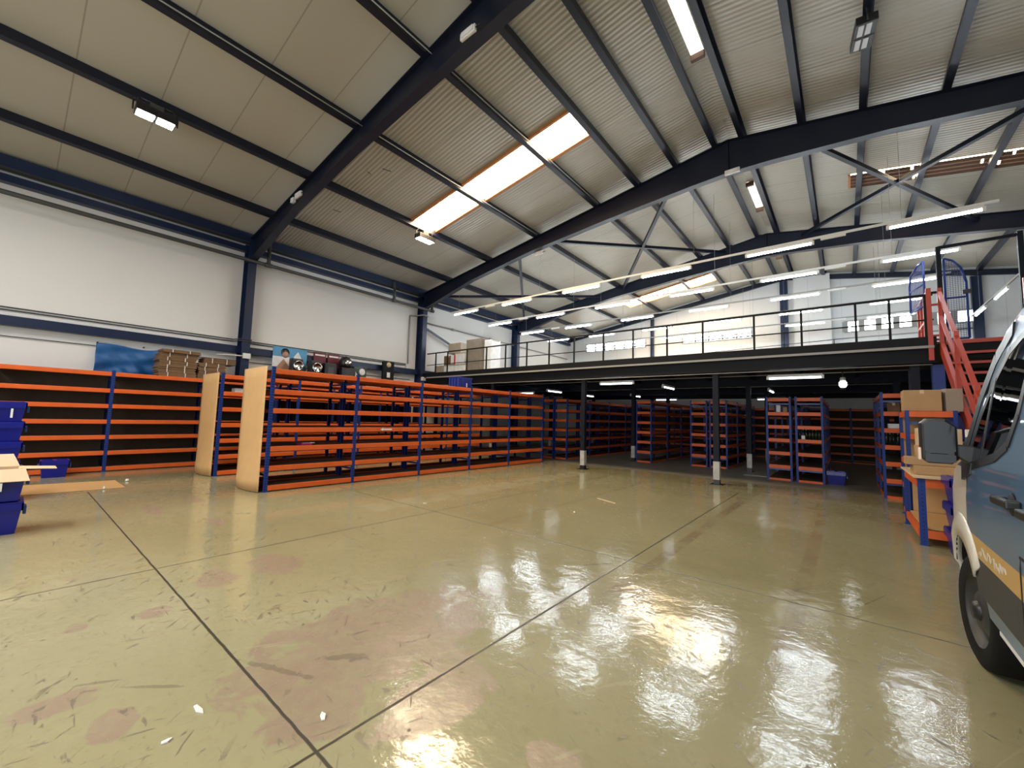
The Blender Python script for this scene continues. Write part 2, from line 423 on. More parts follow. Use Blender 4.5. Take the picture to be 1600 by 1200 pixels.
# skylights: translucent sheet, edge strips carrying the orange glow in their colour
def skylight(idx, x0, x1, y0, y1, m, edge=True):
    o = MB()
    if edge:
        for (a, b_) in ((y0 - .03, y0 + .03), (y1 - .05, y1 + .05)):
            o.add([(x, y, rz_(x) + dz) for x in (x0, x1) for y in (a, b_) for dz in (-.07, .02)], [(0, 1, 3, 2), (4, 6, 7, 5), (0, 4, 5, 1), (2, 3, 7, 6), (0, 2, 6, 4), (1, 5, 7, 3)])
    for xx in (x0, x1):
        o.add([(x, y, rz_(x) + dz) for x in (xx - .025, xx + .025) for y in (y0, y1) for dz in (-.05, .02)], [(0, 1, 3, 2), (4, 6, 7, 5), (0, 4, 5, 1), (2, 3, 7, 6), (0, 2, 6, 4), (1, 5, 7, 3)])
    fr = struct('window_%d' % idx, o, M['glowedge'])
    n_ = 24; vs = []; fs = []
    for i in range(n_ + 1):
        x = x0 + (x1 - x0) * i / n_
        for y in (y0, y1): vs.append((x, y, rz_(x) + .05))
    for i in range(n_): fs.append((2 * i, 2 * i + 1, 2 * i + 3, 2 * i + 2))
    MB().add(vs, fs).build('pane', m, fr)
    return fr
skylight(4, *SKY[0], M['sky']); skylight(5, *SKY[1], M['sky'])
for k, i in enumerate((2, 4, 6)):
    x0, x1, y0, y1 = SKY[i][0], RX + .16, SKY[i][2], SKY[i][3]
    fr = struct('window_%d' % (6 + k), MB().box(x0, x1, y1 - .06, y1 + .02, RZ - .14, RZ - .02).box(x0, x1, y0 - .02, y0 + .06, RZ - .14, RZ - .02), M['brown'])
    MB().box(x0, x1, y0, y1, RZ + .02, RZ + .03).build('pane', M['skyw'], fr)
fr = skylight(9, *SKY[8], M['sky'], edge=False)
skylight(10, *SKY[9], M['skyadd']); skylight(11, *SKY[10], M['skyadd']); skylight(12, *SKY[11], M['skyadd'])  # added skylights behind the camera, out of view, lighting the foreground
bm_ = MB(); random.seed(3)
for k in range(4):                                         # brown corrugated sheets laid under the opening, gaps let daylight through
    y = 14.15 + .2 * k
    x = .28
    while x < 4.6:
        x2 = min(4.6, x + random.choice((.35, .5, .9, 1.3)))
        pr_ = [(y + .185 * j / 8, .02 * math.sin(j / 8 * 2 * PI)) for j in range(9)]
        vs = [(xx, yy, rz_(xx) - .02 + zz) for xx in (x, x2) for yy, zz in pr_]
        bm_.add(vs, [(j, j + 1, 9 + j + 1, 9 + j) for j in range(8)])
        x = x2 + (random.choice((.0, .0, .05, .16, .22)) if x2 < 2.6 else random.choice((0, 0, 0, .04)))
sh = bm_.build('brown_sheeting', M['brown'], fr)
sd = sh.modifiers.new('thick', 'SOLIDIFY'); sd.thickness = .006

# ------------------------------------------------------------------ portal frames
FY = [4.33, 10.97, 17.45]
NAME = ['nearest the camera', 'over the mezzanine edge', 'over the middle of the mezzanine']
RTOP = [(-14.22, 6.681), (RX, 8.62), (9.7, 6.73)]
RBOT = [(9.42, 6.05), (6.9, 6.76), (4.0, 7.17), (.9, 7.58), (-1.2, 7.73), (RX, 7.76), (-2.97, 7.71), (-5.5, 7.5), (-8.2, 7.22), (-11.1, 6.76), (-13.88, 6.05)]
for y, nm in zip(FY, NAME):
    r = thing('roof_rafter', 'dark navy steel roof rafter %s, pitched across the whole hall' % nm, 'roof beam', (0, y, 0), kind='thing', group='steel portal frames')
    MB().prism(RTOP + RBOT, 'Y', -.006, .006).build('web', M['navy'], r)
    tf = MB(); 
    for a, b_ in zip(RTOP[:-1], RTOP[1:]): tf.obox((a[0], 0, a[1]), (b_[0], 0, b_[1]), (0, 0, 1), .2, .016)
    tf.build('top_flange', M['navy'], r)
    bf = MB()
    for a, b_ in zip(RBOT[:-1], RBOT[1:]): bf.obox((a[0], 0, a[1]), (b_[0], 0, b_[1]), (0, 0, 1), .2, .016)
    bf.build('bottom_flange', M['navy'], r)
    st = MB().box(RX - .008, RX + .008, -.095, .095, 7.77, 8.6); st.build('splice_plate', M['navy'], r)
    for sx, x in ((-1, -14.04), (1, 9.66)):
        c = thing('steel_column', 'tall navy steel column %s, against the %s wall' % ({'n': 'nearest the camera', 'e': 'at the mezzanine edge', 'm': 'rising through the mezzanine'}['n' if 'near' in nm else ('e' if 'edge' in nm else 'm')], 'left' if sx < 0 else 'right'), 'column', (x, y, 0), kind='thing', group='steel portal frames')
        f = MB().obox((-.06, 0, 0), (-.06, 0, 6.62), (1, 0, 0), .22, .016, 0, .21).obox((-.06, 0, 0), (-.06, 0, 6.62), (1, 0, 0), .22, .016, 0, -.185)
        f.obox((-.06, 0, 0), (-.06, 0, 6.62), (1, 0, 0), .012, .395, 0, .012)
        f.build('shaft', M['navycol'], c)
        MB().box(-.255, .2, -.17, .17, 0, .025).build('base_plate', M['navycol'], c)
        MB().box(-.25, .13, -.1, .1, 6.02, 6.04).build('stiffener', M['navycol'], c)
# gable posts and gable rafter
g_ = thing('gable_rafter', 'dark navy rafter following the roof pitch along the back wall', 'roof beam', (0, YB - .16, 0), kind='thing')
for a, b_, nm in ((( -14.2, 6.64), (RX, 8.58), 'sloping_beam'), ((RX, 8.58), (9.8, 6.64), 'sloping_beam')):
    MB().ibeam((a[0], 0, a[1]), (b_[0], 0, b_[1]), (0, 0, 1), .2, .12).build(nm, M['navy'], g_)
for x, w, d in ((-8.55, .16, 'behind the railing below the roof skylight'), (-2.15, .3, 'below the roof ridge'), (4.05, .28, 'beyond the orange stairs')):
    c = thing('gable_post', 'navy steel post on the back wall %s' % d, 'column', (x, YB - .12, 0), kind='thing')
    top = rz_(x) - .38
    if x == -2.15:
        for sx in (-.09, .09): MB().box(sx - .065, sx + .065, -.1, .1, 3.0, top).build('channel', M['navycol'], c)
        MB().box(-.155, .155, .06, .1, 3.0, top - .02).build('backing_plate', M['lgrey'], c)
    else:
        MB().ibeam((0, 0, 0 if x > 0 else 0), (0, 0, top), (1, 0, 0), w, .2).build('shaft', M['navycol'], c)
    MB().box(-w / 2, w / 2, -.11, .11, 0, .02).build('base_plate', M['navycol'], c)
# white clad shaft projecting beside the ridge post
sb = tag(MB().box(-1.75, -.38, YB - .34, YB - .001, 3.15, 8.42).build('wall_casing', M['wallpanel']), 'white panelled casing on the back wall right of the ridge post', 'wall casing', kind='thing')

# purlins (continuous over the rafters)
PX = [(-12.4, 'second'), (-10.2, 'third'), (-8.0, 'fourth'), (-5.72, 'fifth'), (-4.42, 'sixth'), (-3.34, 'seventh')]
def purlin(x, label, w=.12, h=.195):
    z = rz_(x) - .012 - h / 2
    s_ = 1 if x < RX else -1
    p = thing('roof_purlin', label, 'purlin', (x, 0, z), group='navy roof purlins', kind='thing')
    up = Vector((-SL * s_, 0, 1)); p0, p1 = (0, YF, 0), (0, YB, 0)
    MB().obox(p0, p1, up, .012, h, 0).obox(p0, p1, up, w, .012, w / 2 * s_ * -1, h / 2 - .006).obox(p0, p1, up, w, .012, w / 2 * -s_, -h / 2 + .006).build('channel', M['navy'], p)
    k = MB()
    for y in FY:
        c_ = p.copy() if False else None
        MB().box(-.01, .08, y - .05, y + .05, -h / 2 - .003, -h / 2 + .08).build('cleat', M['navy'], p)
    return p
for x, o_ in PX: purlin(x, 'navy roof purlin on the left slope, %s up from the left wall' % o_)
purlin(RX - .26, 'navy ridge purlin on the left side of the ridge skylights'); purlin(RX + .26, 'navy ridge purlin on the right side of the ridge skylights')
for x, o_ in ((-.64, 'first'), (.43, 'second'), (1.65, 'third'), (2.85, 'fourth'), (4.1, 'fifth'), (5.5, 'sixth'), (7.4, 'seventh')):
    purlin(x, 'navy roof purlin on the right slope, %s down from the ridge' % o_)
# eave gutter beam, wall girts, pipes on the left wall
e = thing('eave_beam', 'dark navy eave beam running along the top of the left wall', 'eave beam', (-13.93, 0, 6.74), kind='thing')
MB().obox((0, YF, 0), (0, YB, 0), (0, 0, 1), .012, .26).obox((0, YF, 0), (0, YB, 0), (0, 0, 1), .1, .012, -.05, .124).build('channel', M['navycol'], e)
MB().obox((0, YF, 0), (0, YB, 0), (0, 0, 1), .24, .02, -.14, -.13).build('gutter_soffit', M['grey'], e)
for z, d, o_ in ((6.43, .15, 'high under the eave'), (3.31, .2, 'at shelf top height')):
    q = thing('wall_girt', 'long navy horizontal girt on the left wall %s' % o_, 'girt', (-14.19, 0, z), kind='thing')
    MB().obox((0, YF, 0), (0, YB, 0), (0, 0, 1), .2, .012, 0, d / 2).obox((0, YF, 0), (0, YB, 0), (0, 0, 1), .012, d, .095).build('channel', M['navycol'], q)
    MB().obox((0, YF, -d / 2), (0, YB, -d / 2), (0, 0, 1), .19, .012).build('lower_flange', M['navycol'], q)
pp = thing('drain_pipe', 'dark grey drain pipe along the left wall with drops from the gutter', 'pipe', (-13.84, 0, 6.02), kind='thing')
MB().cyl((0, YF, 0), (0, 11.35, 0), .055, 12).build('main_pipe', M['grey'], pp)
for y in (4.75, 9.35, 11.28):
    MB().tube([(0, y, 0), (.0, y, .5), (-.06, y, .62), (-.06, y, .78)], .055, 10).build('drop_pipe', M['grey'], pp)
    MB().cyl((0, y - .09, 0), (0, y + .09, 0), .07, 12).build('tee_collar', M['grey'], pp)
    MB().cyl((-.06, y, .6), (-.06, y, .68), .068, 12).build('elbow_collar', M['grey'], pp)
for z, r_, o_ in ((3.62, .014, 'upper of two'), (3.56, .014, 'lower of two')):
    tag(MB().tube([(-14.27, YF, z), (-14.27, 4.1, z), (-13.87, 4.2, z), (-13.87, 4.46, z), (-14.27, 4.56, z), (-14.27, 10.4, z)], r_, 6).build('electric_cable', M['grey']), 'thin grey cable along the left wall, %s close together' % o_, 'cable')
tag(MB().cyl((-14.27, YF, 2.98), (-14.27, 10.6, 2.98), .011, 6).build('electric_cable', M['grey']), 'thin grey cable under the lower girt of the left wall', 'cable')
cd = thing('wall_conduit', 'light grey conduit running down the left wall beside the mezzanine column', 'conduit', (-14.26, 10.45, 3.5), kind='thing')
MB().tube([(0, 0, 0), (0, 0, 2.2), (0, .3, 2.25), (.42, .38, 2.25), (.42, .66, 2.25)], .03, 8).build('pipe', M['lgrey'], cd)
MB().box(-.03, .07, -.1, .1, -.1, .12).build('junction_box', M['white'], cd)
c2 = thing('wall_conduit', 'light grey conduit sloping down along the left wall above the mezzanine boxes', 'conduit', (-14.22, 11.3, 5.55), kind='thing')
MB().cyl((0, 0, 0), (0, 11.8, -.1), .03, 8).build('pipe', M['lgrey'], c2)
for y in (1.6, 4.2): MB().cyl((0, y - .09, -.013), (0, y + .09, -.015), .05, 8).build('coupling', M['lgrey'], c2)
b_ = thing('wall_brace', 'navy diagonal brace on the left wall above the mezzanine', 'brace', (-14.1, 11.1, 0), kind='thing')
MB().obox((0, 0, 5.3), (0, 6.1, 3.2), (1, 0, 0), .09, .05).build('angle_bar', M['navycol'], b_)
for y in (4.33,):
    j = thing('junction_box', 'white junction box on the nearer wall column above the stacked cardboard', 'junction box', (-13.85, y + .02, 3.1), kind='thing')
    MB().box(-.03, .05, -.1, .1, -.07, .09).build('housing', M['white'], j, .01)
    MB().tube([(0, -.1, 0), (-.1, -.5, 0), (-.2, -.7, -.02)], .02, 6).build('cable_tail', M['white'], j)
j = thing('junction_box', 'white junction box on the column at the mezzanine corner', 'junction box', (-13.85, 10.98, 3.02), kind='thing')
MB().box(-.03, .06, -.11, .11, -.08, .08).build('housing', M['white'], j, .01)
MB().box(.06, .07, -.08, .08, -.05, .05).build('cover', M['white'], j)
# roof X bracing between the two mezzanine frames
def brace(p0, p1, label):
    t = thing('roof_brace', label, 'brace', p0, kind='thing', group='roof bracing')
    d = Vector(p1) - Vector(p0)
    MB().obox((0, 0, 0), d, (0, 0, 1), .1, .1).build('bar', M['navy'], t)
    MB().obox(-d.normalized() * .12, d.normalized() * .18, (0, 0, 1), .2, .012).build('gusset', M['navy'], t)
zb = lambda x: 8.45 - SL * abs(x - RX)
brace((-7.75, 11.1, zb(-7.75)), (-3.5, 17.35, zb(-3.5)), 'navy roof brace running level in view, between mezzanine frames on the left slope')
brace((-3.45, 11.1, zb(-3.45)), (-7.75, 17.35, zb(-7.75)), 'navy roof brace slanting steeply, between mezzanine frames on the left slope')
brace((-.7, 11.1, zb(-.7)), (3.15, 17.35, zb(3.15)), 'navy roof brace falling away to the right, crossing below the brown sheeting')
brace((3.4, 11.1, zb(3.4)), (-1.0, 17.35, zb(-1.0)), 'navy roof brace rising to the right, crossing below the brown sheeting')
brace((-8.9, 11.1, zb(-8.9)), (-13.4, 17.3, zb(-13.4)), 'navy roof brace nearly upright in view near the left wall')
brace((-13.4, 11.1, zb(-13.4) - .1), (-8.9, 17.35, zb(-8.9)), 'navy roof brace lying level in view near the left wall')
# emergency lights on the rafters
def emergency(x, y, z, label, two=False):
    t = thing('emergency_light', label, 'emergency light', (x, y, z), kind='thing')
    MB().box(-.17, .17, -.03, .03, -.06, .06).build('housing', M['white'], t, .015)
    MB().box(-.13, .13, -.045, -.03, -.045, .045).build('diffuser', M['wrap'], t)
    MB().cyl((.17, 0, 0), (.27, 0, .0), .012, 6).build('cable_gland', M['black'], t)
    if two: MB().box(-.42, -.26, -.03, .05, -.09, .03).build('lamp_head', M['white'], t, .01)
emergency(-10.6, 4.2, 6.98, 'white twin emergency light on the nearest rafter above the tall column', True)
emergency(-4.55, 4.2, 7.68, 'white emergency light high on the nearest rafter towards the ridge')
emergency(-8.05, 11.1, 7.18, 'white emergency light on the mezzanine rafter near the skylight')
emergency(-2.0, 10.84, 7.73, 'white emergency light under the apex of the mezzanine rafter')
# cracks in the insulation and sensor
for (x, y, l) in ((-8.95, 5.5, .3), (-11.3, 5.45, .3), (-9.3, 5.3, .12)):
    tag(MB().obox((x, y, rz_(x) - .012), (x + .16 * l / .3, y + l * .5, rz_(x + .2) - .10), (0, 0, 1), .025, .006).build('hanging_strip', M['black']), {-8.95: 'short dark strip hanging from the ceiling, nearer the skylight', -11.3: 'short dark strip hanging from the ceiling, lower down towards the eave', -9.3: 'tiny dark strip hanging from the ceiling beside the longer one'}[x], 'loose strip', group='strips hanging from the ceiling')
# thin conduit lines on purlins
for x, y0, y1, l in ((-5.66, 2.0, 10.8, 'fifth'), (-7.93, -6.0, 10.8, 'fourth')):
    tag(MB().cyl((x + .02, y0, rz_(x) - .2), (x + .02, y1, rz_(x) - .2), .012, 6).build('thin_conduit', M['lgrey']), 'thin pale conduit clipped under the %s roof purlin of the left slope' % l, 'conduit')
# floodlights under the purlins
def floodlight(x, y, z, label, n, on, rot=0.0):
    t = thing('floodlight', label, 'floodlight', (x, y, z), rot, kind='thing')
    w = .3 * n
    MB().tube([(0, -w / 2 - .03, -.28), (0, -w / 2 - .03, -.08), (0, -w / 2 + .06, 0), (0, w / 2 - .06, 0), (0, w / 2 + .03, -.08), (0, w / 2 + .03, -.28)], .014, 8).build('bracket', M['black'], t)
    MB().box(-.07, .07, -.1, .1, -.16, -.03).build('driver_box', M['grey'], t, .01)
    for i in range(n):
        y_ = -w / 2 + .3 * (i + .5)
        md_ = MB().box(-.14, .14, y_ - .148, y_ + .148, -.30, -.16).build('lamp_module', M['black'], t, .01)
        if on: MB().box(-.115, .115, y_ - .125, y_ + .125, -.309, -.301).build('lens', M['flood'], md_)
        else:
            for k in (-.07, .03): MB().box(k - .03, k + .04, y_ - .11, y_ + .11, -.306, -.301).build('lens', M['tubeoff'], md_)
floodlight(-10.15, 1.33, rz_(-10.15) - .2, 'lit floodlight under the third purlin above the first bay of shelving', 2, True)
floodlight(-10.2, 7.9, rz_(-10.2) - .2, 'lit floodlight hanging below the lower end of the bright roof skylight', 2, True)
floodlight(.42, 8.42, rz_(.42) - .19, 'unlit black floodlight under the right roof slope', 2, False, .12)

# ------------------------------------------------------------------ mezzanine
MZ = thing('mezzanine', 'dark steel mezzanine floor on posts across the back half of the hall', 'mezzanine', (0, 0, 0), kind='thing')
ZT = 3.16
MB().box(-14.25, 4.3, 11.06, YB - .2, ZT - .04, ZT).build('deck', M['deck'], MZ)
MB().box(-14.2, 4.28, 11.1, YB - .22, ZT + .001, ZT + .006).build('bounce_sheet', M['deckbounce'], MZ)  # pale sheet added on the deck to bounce light up to the ceiling
MB().ibeam((-14.2, 11.08, 2.93), (1.38, 11.08, 2.93), (0, 0, 1), .34, .16).build('edge_beam', M['charcoal'], MZ)
MB().box(-14.2, 1.38, 10.985, 11.0, ZT - .09, ZT + .1).build('kick_plate', M['charcoal'], MZ)
tr_ = MB().box(-13.6, 1.34, 10.94, 10.985, 3.035, 3.085).build('cable_trunking', M['lgrey'], MZ)
MB().box(1.5, 4.3, 10.97, 11.03, 3.09, ZT).build('landing_edge', M['red'], MZ)
MB().box(1.5, 4.3, 11.03, 11.09, 2.8, 3.11).build('edge_beam', M['charcoal'], MZ)
MB().cyl((-13.6, 10.98, 2.72), (1.3, 10.98, 2.72), .012, 6).build('conduit', M['lgrey'], MZ)
for y in (14.93, 18.8, 22.6):
    MB().ibeam((-14.2, y, 2.87), (4.2, y, 2.87), (0, 0, 1), .3, .15).build('main_beam', M['mezz'], MZ)
x = -13.4
while x < 1.4:
    MB().ibeam((x, 11.16, 2.98), (x, 22.5, 2.98), (0, 0, 1), .18, .08).build('joist', M['mezz'], MZ)
    x += 1.243
for y in (13.0, 16.9, 20.7):
    MB().cyl((-14, y, 2.84), (1.3, y, 2.84), .014, 6).build('ceiling_conduit', M['lgrey'], MZ)
for (x, y) in [(x, y) for y in (11.12, 14.93, 18.8) for x in (-9.96, -6.22, -2.5 + (.1 if y > 12 else 0), 1.07)]:
    w = .13
    s_ = MB().box(x - w / 2, x + w / 2, y - w / 2, y + w / 2, .56, 2.76 if y < 12 else 2.72).build('post', M['mezz'], MZ)
    MB().box(x - w / 2 - .006, x + w / 2 + .006, y - w / 2 - .006, y + w / 2 + .006, .12, .56).build('painted_band', M['postwhite'], s_)
    MB().box(x - w / 2 - .002, x + w / 2 + .002, y - w / 2 - .002, y + w / 2 + .002, 0.01, .12).box(x - .14, x + .14, y - .14, y + .14, 0, .012).build('foot', M['black'], s_)
# railing along the edge
RL = thing('mezzanine_railing', 'black steel railing along the front edge of the mezzanine', 'railing', (0, 11.03, 0), kind='thing')
MB().box(-13.7, 1.36, -.02, .02, 4.06, 4.1).build('top_rail', M['charcoal'], RL)
MB().box(-13.7, 1.36, -.012, .012, 3.58, 3.605).build('mid_rail', M['charcoal'], RL)
for x in (1.25, .74, .22, -.71, -1.63, -2.77, -3.67, -4.62, -5.54, -6.54, -7.48, -8.4, -9.35, -10.28, -11.3, -12.42, -13.14):
    MB().box(x - .02, x + .02, -.02, .02, ZT + .1, 4.06).build('rail_post', M['charcoal'], RL)
tag(MB().tube([(-12.0, YB - .38, 4.95), (-.3, YB - .38, 5.35), (-.3, YB - .38, 5.15)], .014, 6).build('wall_cable', M['charcoal']), 'thin dark cable sagging along the back wall above the strip windows', 'cable')
tag(MB().cyl((-.3, YB - .04, 5.42), (4.0, YB - .04, 5.44), .03, 8).build('wall_conduit', M['lgrey']), 'grey conduit under the right strip window on the back wall', 'conduit')
# ------------------------------------------------------------------ stairs, guard rail and safety gate
SX0, SX1 = 1.45, 2.5
ST = thing('staircase', 'orange steel staircase climbing to the mezzanine behind the van', 'stairs', (0, 0, 0), kind='thing')
top, bot = (11.0, 3.1), (7.35, .0)
for sx in (SX0, SX1):
    MB().prism([(11.0, 3.16), (11.0, 2.9), (7.5, 0.0), (7.15, 0.0)], 'X', sx - .03, sx + .03).build('stringer', M['red'], ST)
n_ = 15
for i in range(1, n_):
    f = i / n_; y = bot[0] + (top[0] - bot[0]) * f; z = bot[1] + (top[1] - bot[1]) * f
    t_ = MB().box(SX0 + .03, SX1 - .03, y - .12, y + .14, z - .03, z).build('tread', M['charcoal'], ST)
    MB().box(SX0 + .03, SX1 - .03, y - .135, y - .12, z - .04, z + .002).build('nosing', M['red'], t_)
for sx in (SX0, SX1):
    for dz, nm, w in ((.98, 'handrail', .055), (.52, 'mid_rail', .05)):
        MB().obox((sx, 11.0, 3.12 + dz), (sx, 7.6, .22 + dz), (0, 0, 1), w, w).build(nm, M['red'], ST)
    for y in (11.0, 9.75, 8.6, 7.62):
        z = (y - bot[0]) / (top[0] - bot[0]) * 3.1
        MB().box(sx - .03, sx + .03, y - .03, y + .03, z - (.2 if y > 10.9 else .05), z + 1.08).build('baluster_post', M['red'], ST)
GR = thing('landing_guard', 'short orange guard rail on the mezzanine left of the stair head', 'railing', (1.3, 11.08, 0), kind='thing')
MB().obox((0, 0, 4.14), (0, 1.25, 4.14), (0, 0, 1), .05, .05).build('top_rail', M['red'], GR)
MB().obox((0, 0, 3.62), (0, 1.25, 3.62), (0, 0, 1), .05, .05).build('mid_rail', M['red'], GR)
MB().box(-.035, .035, -.11, -.04, 2.80, 4.2).build('end_post', M['red'], GR)
for y in (.42, .84, 1.25): MB().box(-.025, .025, y - .025, y + .025, ZT, 4.14).build('rail_post', M['red'], GR)
GB = thing('gate_rail', 'black and orange bars between the stair head posts', 'railing', (0, 11.05, 0), kind='thing')
for z, m_ in ((4.12, 'charcoal'), (3.88, 'red'), (3.28, 'red'), (3.2, 'red')):
    MB().box(1.33, 1.45, -.015, .015, z - .02, z + .02).build('rail', M[m_], GB)
SG = thing('safety_gate', 'blue wire mesh safety gate standing open above the stair head', 'gate', (0, 11.12, 0), kind='thing')
for x, z1 in ((1.48, 5.02), (2.5, 5.06)): MB().box(x - .035, x + .035, -.035, .035, ZT, z1).build('gate_post', M['mezz'], SG)
MB().box(1.48, 2.5, -.025, .025, 4.98, 5.03).build('head_bar', M['mezz'], SG)
def interp2(t, T):
    for (a, u), (b_, v) in zip(T[:-1], T[1:]):
        if a <= t <= b_ and b_ > a: return u + (v - u) * (t - a) / (b_ - a)
    return min(q[1] for q in T)
def leaf(parent, hinge, ang, w, z0, z1, flip):
    l = MB(); c, s_ = math.cos(ang), math.sin(ang)
    P_ = lambda a, z: (hinge[0] + c * a, hinge[1] + s_ * a, z)
    r_ = .35
    outl = [(0, z0), (w, z0), (w, z1 - r_), (w - .12 * w, z1 - .12), (w - .4, z1), (0, z1)] if w > .2 and w < .45 and False else [(0, z0), (w, z0), (w, z1 - r_), (w - .12 * w, z1 - .12), (w - .4, z1), (0, z1)] if w > .45 else [(0, z0), (w, z0), (w, z1 - .5), (w * .8, z1 - .22), (w * .4, z1 - .06), (0, z1)]
    for a, b_ in zip(outl, outl[1:] + outl[:1]): l.cyl(P_(*a), P_(*b_), .02, 6)
    l.cyl(P_(0, (z0 + z1) / 2), P_(w, (z0 + z1) / 2), .015, 6)
    fr_ = l.build('leaf_frame', M['meshblue'], parent)
    g2 = MB(); st = .035
    k = st
    while k < w:
        ztop = interp2(k, [(a, z) for a, z in reversed(outl) if z > z0 + .1])
        g2.cyl(P_(k, z0), P_(k, ztop), .003, 4, caps=False); k += st
    z = z0 + st
    while z < z1:
        wm = max([.02] + [k_ * w / 40 for k_ in range(41) if interp2(k_ * w / 40, [(a, z_) for a, z_ in reversed(outl) if z_ > z0 + .1]) >= z])
        g2.cyl(P_(0, z), P_(wm, z), .003, 4, caps=False); z += st
    me_ = g2.build('wire_mesh', M['meshblue'], fr_)
    return fr_
leaf(SG, (1.55, .02), .06, .28, ZT + .05, 4.78, 0)
leaf(SG, (1.3, .3), PI / 2 + .25, .62, 3.95, 4.86, 1)
MB().box(1.77, 1.88, -.02, .06, 4.05, 4.12).build('gate_latch', M['black'], SG)
# blue stair support columns and stack behind
for x, y, w, l in ((1.41, 11.3, .17, 'thick blue column below the stair head'), (1.1, 11.9, .1, 'thin blue column beside the thick one below the stair head')):
    c = thing('support_column', l, 'column', (x, y, 0), kind='thing')
    MB().ibeam((0, 0, .01), (0, 0, 2.74), (0, 1, 0), w, w).build('shaft', M['navycol' if w < .15 else 'meshblue'], c)
    MB().box(-w / 2 - .05, w / 2 + .05, -w / 2 - .05, w / 2 + .05, 0, .012).build('foot', M['navycol'], c)

# ------------------------------------------------------------------ tube lights above the mezzanine
def make_tube(L, name='tube_light', em='tube'):
    t = thing(name, 'x', 'tube light', (0, 0, 0), kind='thing')
    MB().prism([(-.024, .0), (.024, 0), (.03, .03), (.022, .062), (-.022, .062), (-.03, .03)], 'X', -L / 2, L / 2).build('housing', M['white'], t)
    MB().cyl((-L / 2 + .03, 0, -.026), (L / 2 - .03, 0, -.026), .021, 10).build('tube', M[em], t)
    for s_ in (-1, 1):
        MB().box(s_ * L / 2 - .025, s_ * L / 2 + .025, -.03, .03, -.05, .03).build('end_cap', M['white'], t)
    return t
ROWS = [(11.15, 'front', [-11.6, -9.02, -6.4, -3.75, -1.12, 1.45]), (13.4, 'second', [-11.75, -9.08, -6.4, -3.7, -1.12, 1.47]), (15.65, 'third', [-11.6, -9.1, -6.4, -3.74, -1.17, 1.38]),
        (17.9, 'fourth', [-11.6, -9.1, -6.4, -3.74, -1.17, 1.38]), (20.15, 'fifth', [-9.1, -6.4, -3.74, -1.17, 1.38])]
proto = None
ordn = ['first', 'second', 'third', 'fourth', 'fifth', 'sixth']
for y, nm, xs in ROWS:
    tk = thing('light_trunking', 'pale conduit run carrying the %s row of tube lights over the mezzanine' % nm, 'conduit', (0, y, 5.69), kind='thing')
    MB().box(xs[0] - .8, 2.3, -.022, .022, -.0, .045).build('trunking', M['lgrey' if nm in ('third', 'fourth', 'fifth') else 'white'], tk)
    for x in (xs[0] + 1.3, -.1):
        MB().box(x - .22, x + .22, -.03, .03, -.05, 0.).build('connector_box', M['white'], tk)
    for x in (-12, -8, -3, 1):
        if x < xs[0] - .7: continue
        MB().cyl((x, 0, .045), (x, 0, rz_(x) - 5.69 - .02), .004, 5).build('hanger', M['lgrey'], tk)
    for i, x in enumerate(xs):
        if proto is None: proto = o = make_tube(1.32)
        else: o = copy_tree(proto)
        o.location = (x, y, 5.625)
        o['label'] = 'lit tube light on the %s row over the mezzanine, %s from the left' % (nm, ordn[i])
        o['group'] = 'tube lights over the mezzanine'
tk = thing('light_trunking', 'pale conduit run along the hall beyond the stairs', 'conduit', (3.73, 0, 5.69), kind='thing')
MB().box(-.022, .022, 14.0, 22.2, 0, .045).build('trunking', M['lgrey'], tk)
for x in (15, 21): MB().cyl((0, x, .045), (0, x, rz_(3.73) - 5.71), .004, 5).build('hanger', M['lgrey'], tk)
for y, w in ((20.95, 'farther'), (18.5, 'nearer'), (16.0, 'nearest')):
    o = copy_tree(proto); o.location = (3.73, y, 5.625); o.rotation_euler.z = PI / 2
    o['label'] = 'lit tube light running along the hall beyond the stairs, %s one' % w; o['group'] = 'tube lights beyond the stairs'
# under the mezzanine
UM = [(-5.31, 11.45, 0, 'behind the second mezzanine post'), (-.9, 11.45, 0, 'in front of the shelving beside the blue box'), (-4.45, 13.5, 1, 'along the hall over the middle aisle'), (-1.9, 15.9, 1, 'along the hall above the double shelving'),
      (-9.2, 14.0, 1, 'along the hall above the far end of the long shelving'), (-7.25, 17.6, 1, 'along the hall deep under the mezzanine'), (-9.3, 17.0, 1, 'along the hall farther back behind the long shelving'),
      (-2.5, 20.9, 0, 'across the hall by the back wall'), (-7.0, 20.9, 0, 'across the hall by the back wall, farther left'), (-11.2, 14.6, 0, 'behind the blue crate on the shelving')]
pu = None
for x, y, r_, l in UM:
    if pu is None:
        pu = o = make_tube(1.05, 'batten_light', 'batten')
        o.location = (0, 0, 0)
    else: o = copy_tree(pu)
    o.location = (x, y, 2.62); o.rotation_euler.z = PI / 2 if r_ else 0
    o['label'] = 'lit batten under the mezzanine, ' + l; o['group'] = 'battens under the mezzanine'
BL = thing('bulkhead_lamp', 'bare lit lamp hanging under the mezzanine above the dark doorway', 'lamp', (-.03, 12.6, 2.56), kind='thing')
MB().cyl((0, 0, .1), (0, 0, .33), .012, 8).build('stem', M['black'], BL)
MB().lathe([(0, .13), (.05, .12), (.06, .06), (.05, .03)], n=14).build('lamp_holder', M['white'], BL)
MB().lathe([(.04, .035), (.075, .0), (.08, -.07), (.05, -.12), (0, -.135)], n=16).build('bulb', M['batten'], BL)
MB().lathe([(.045, -.13), (.05, -.18), (.0, -.19)], n=12).build('lower_cap', M['black'], BL)

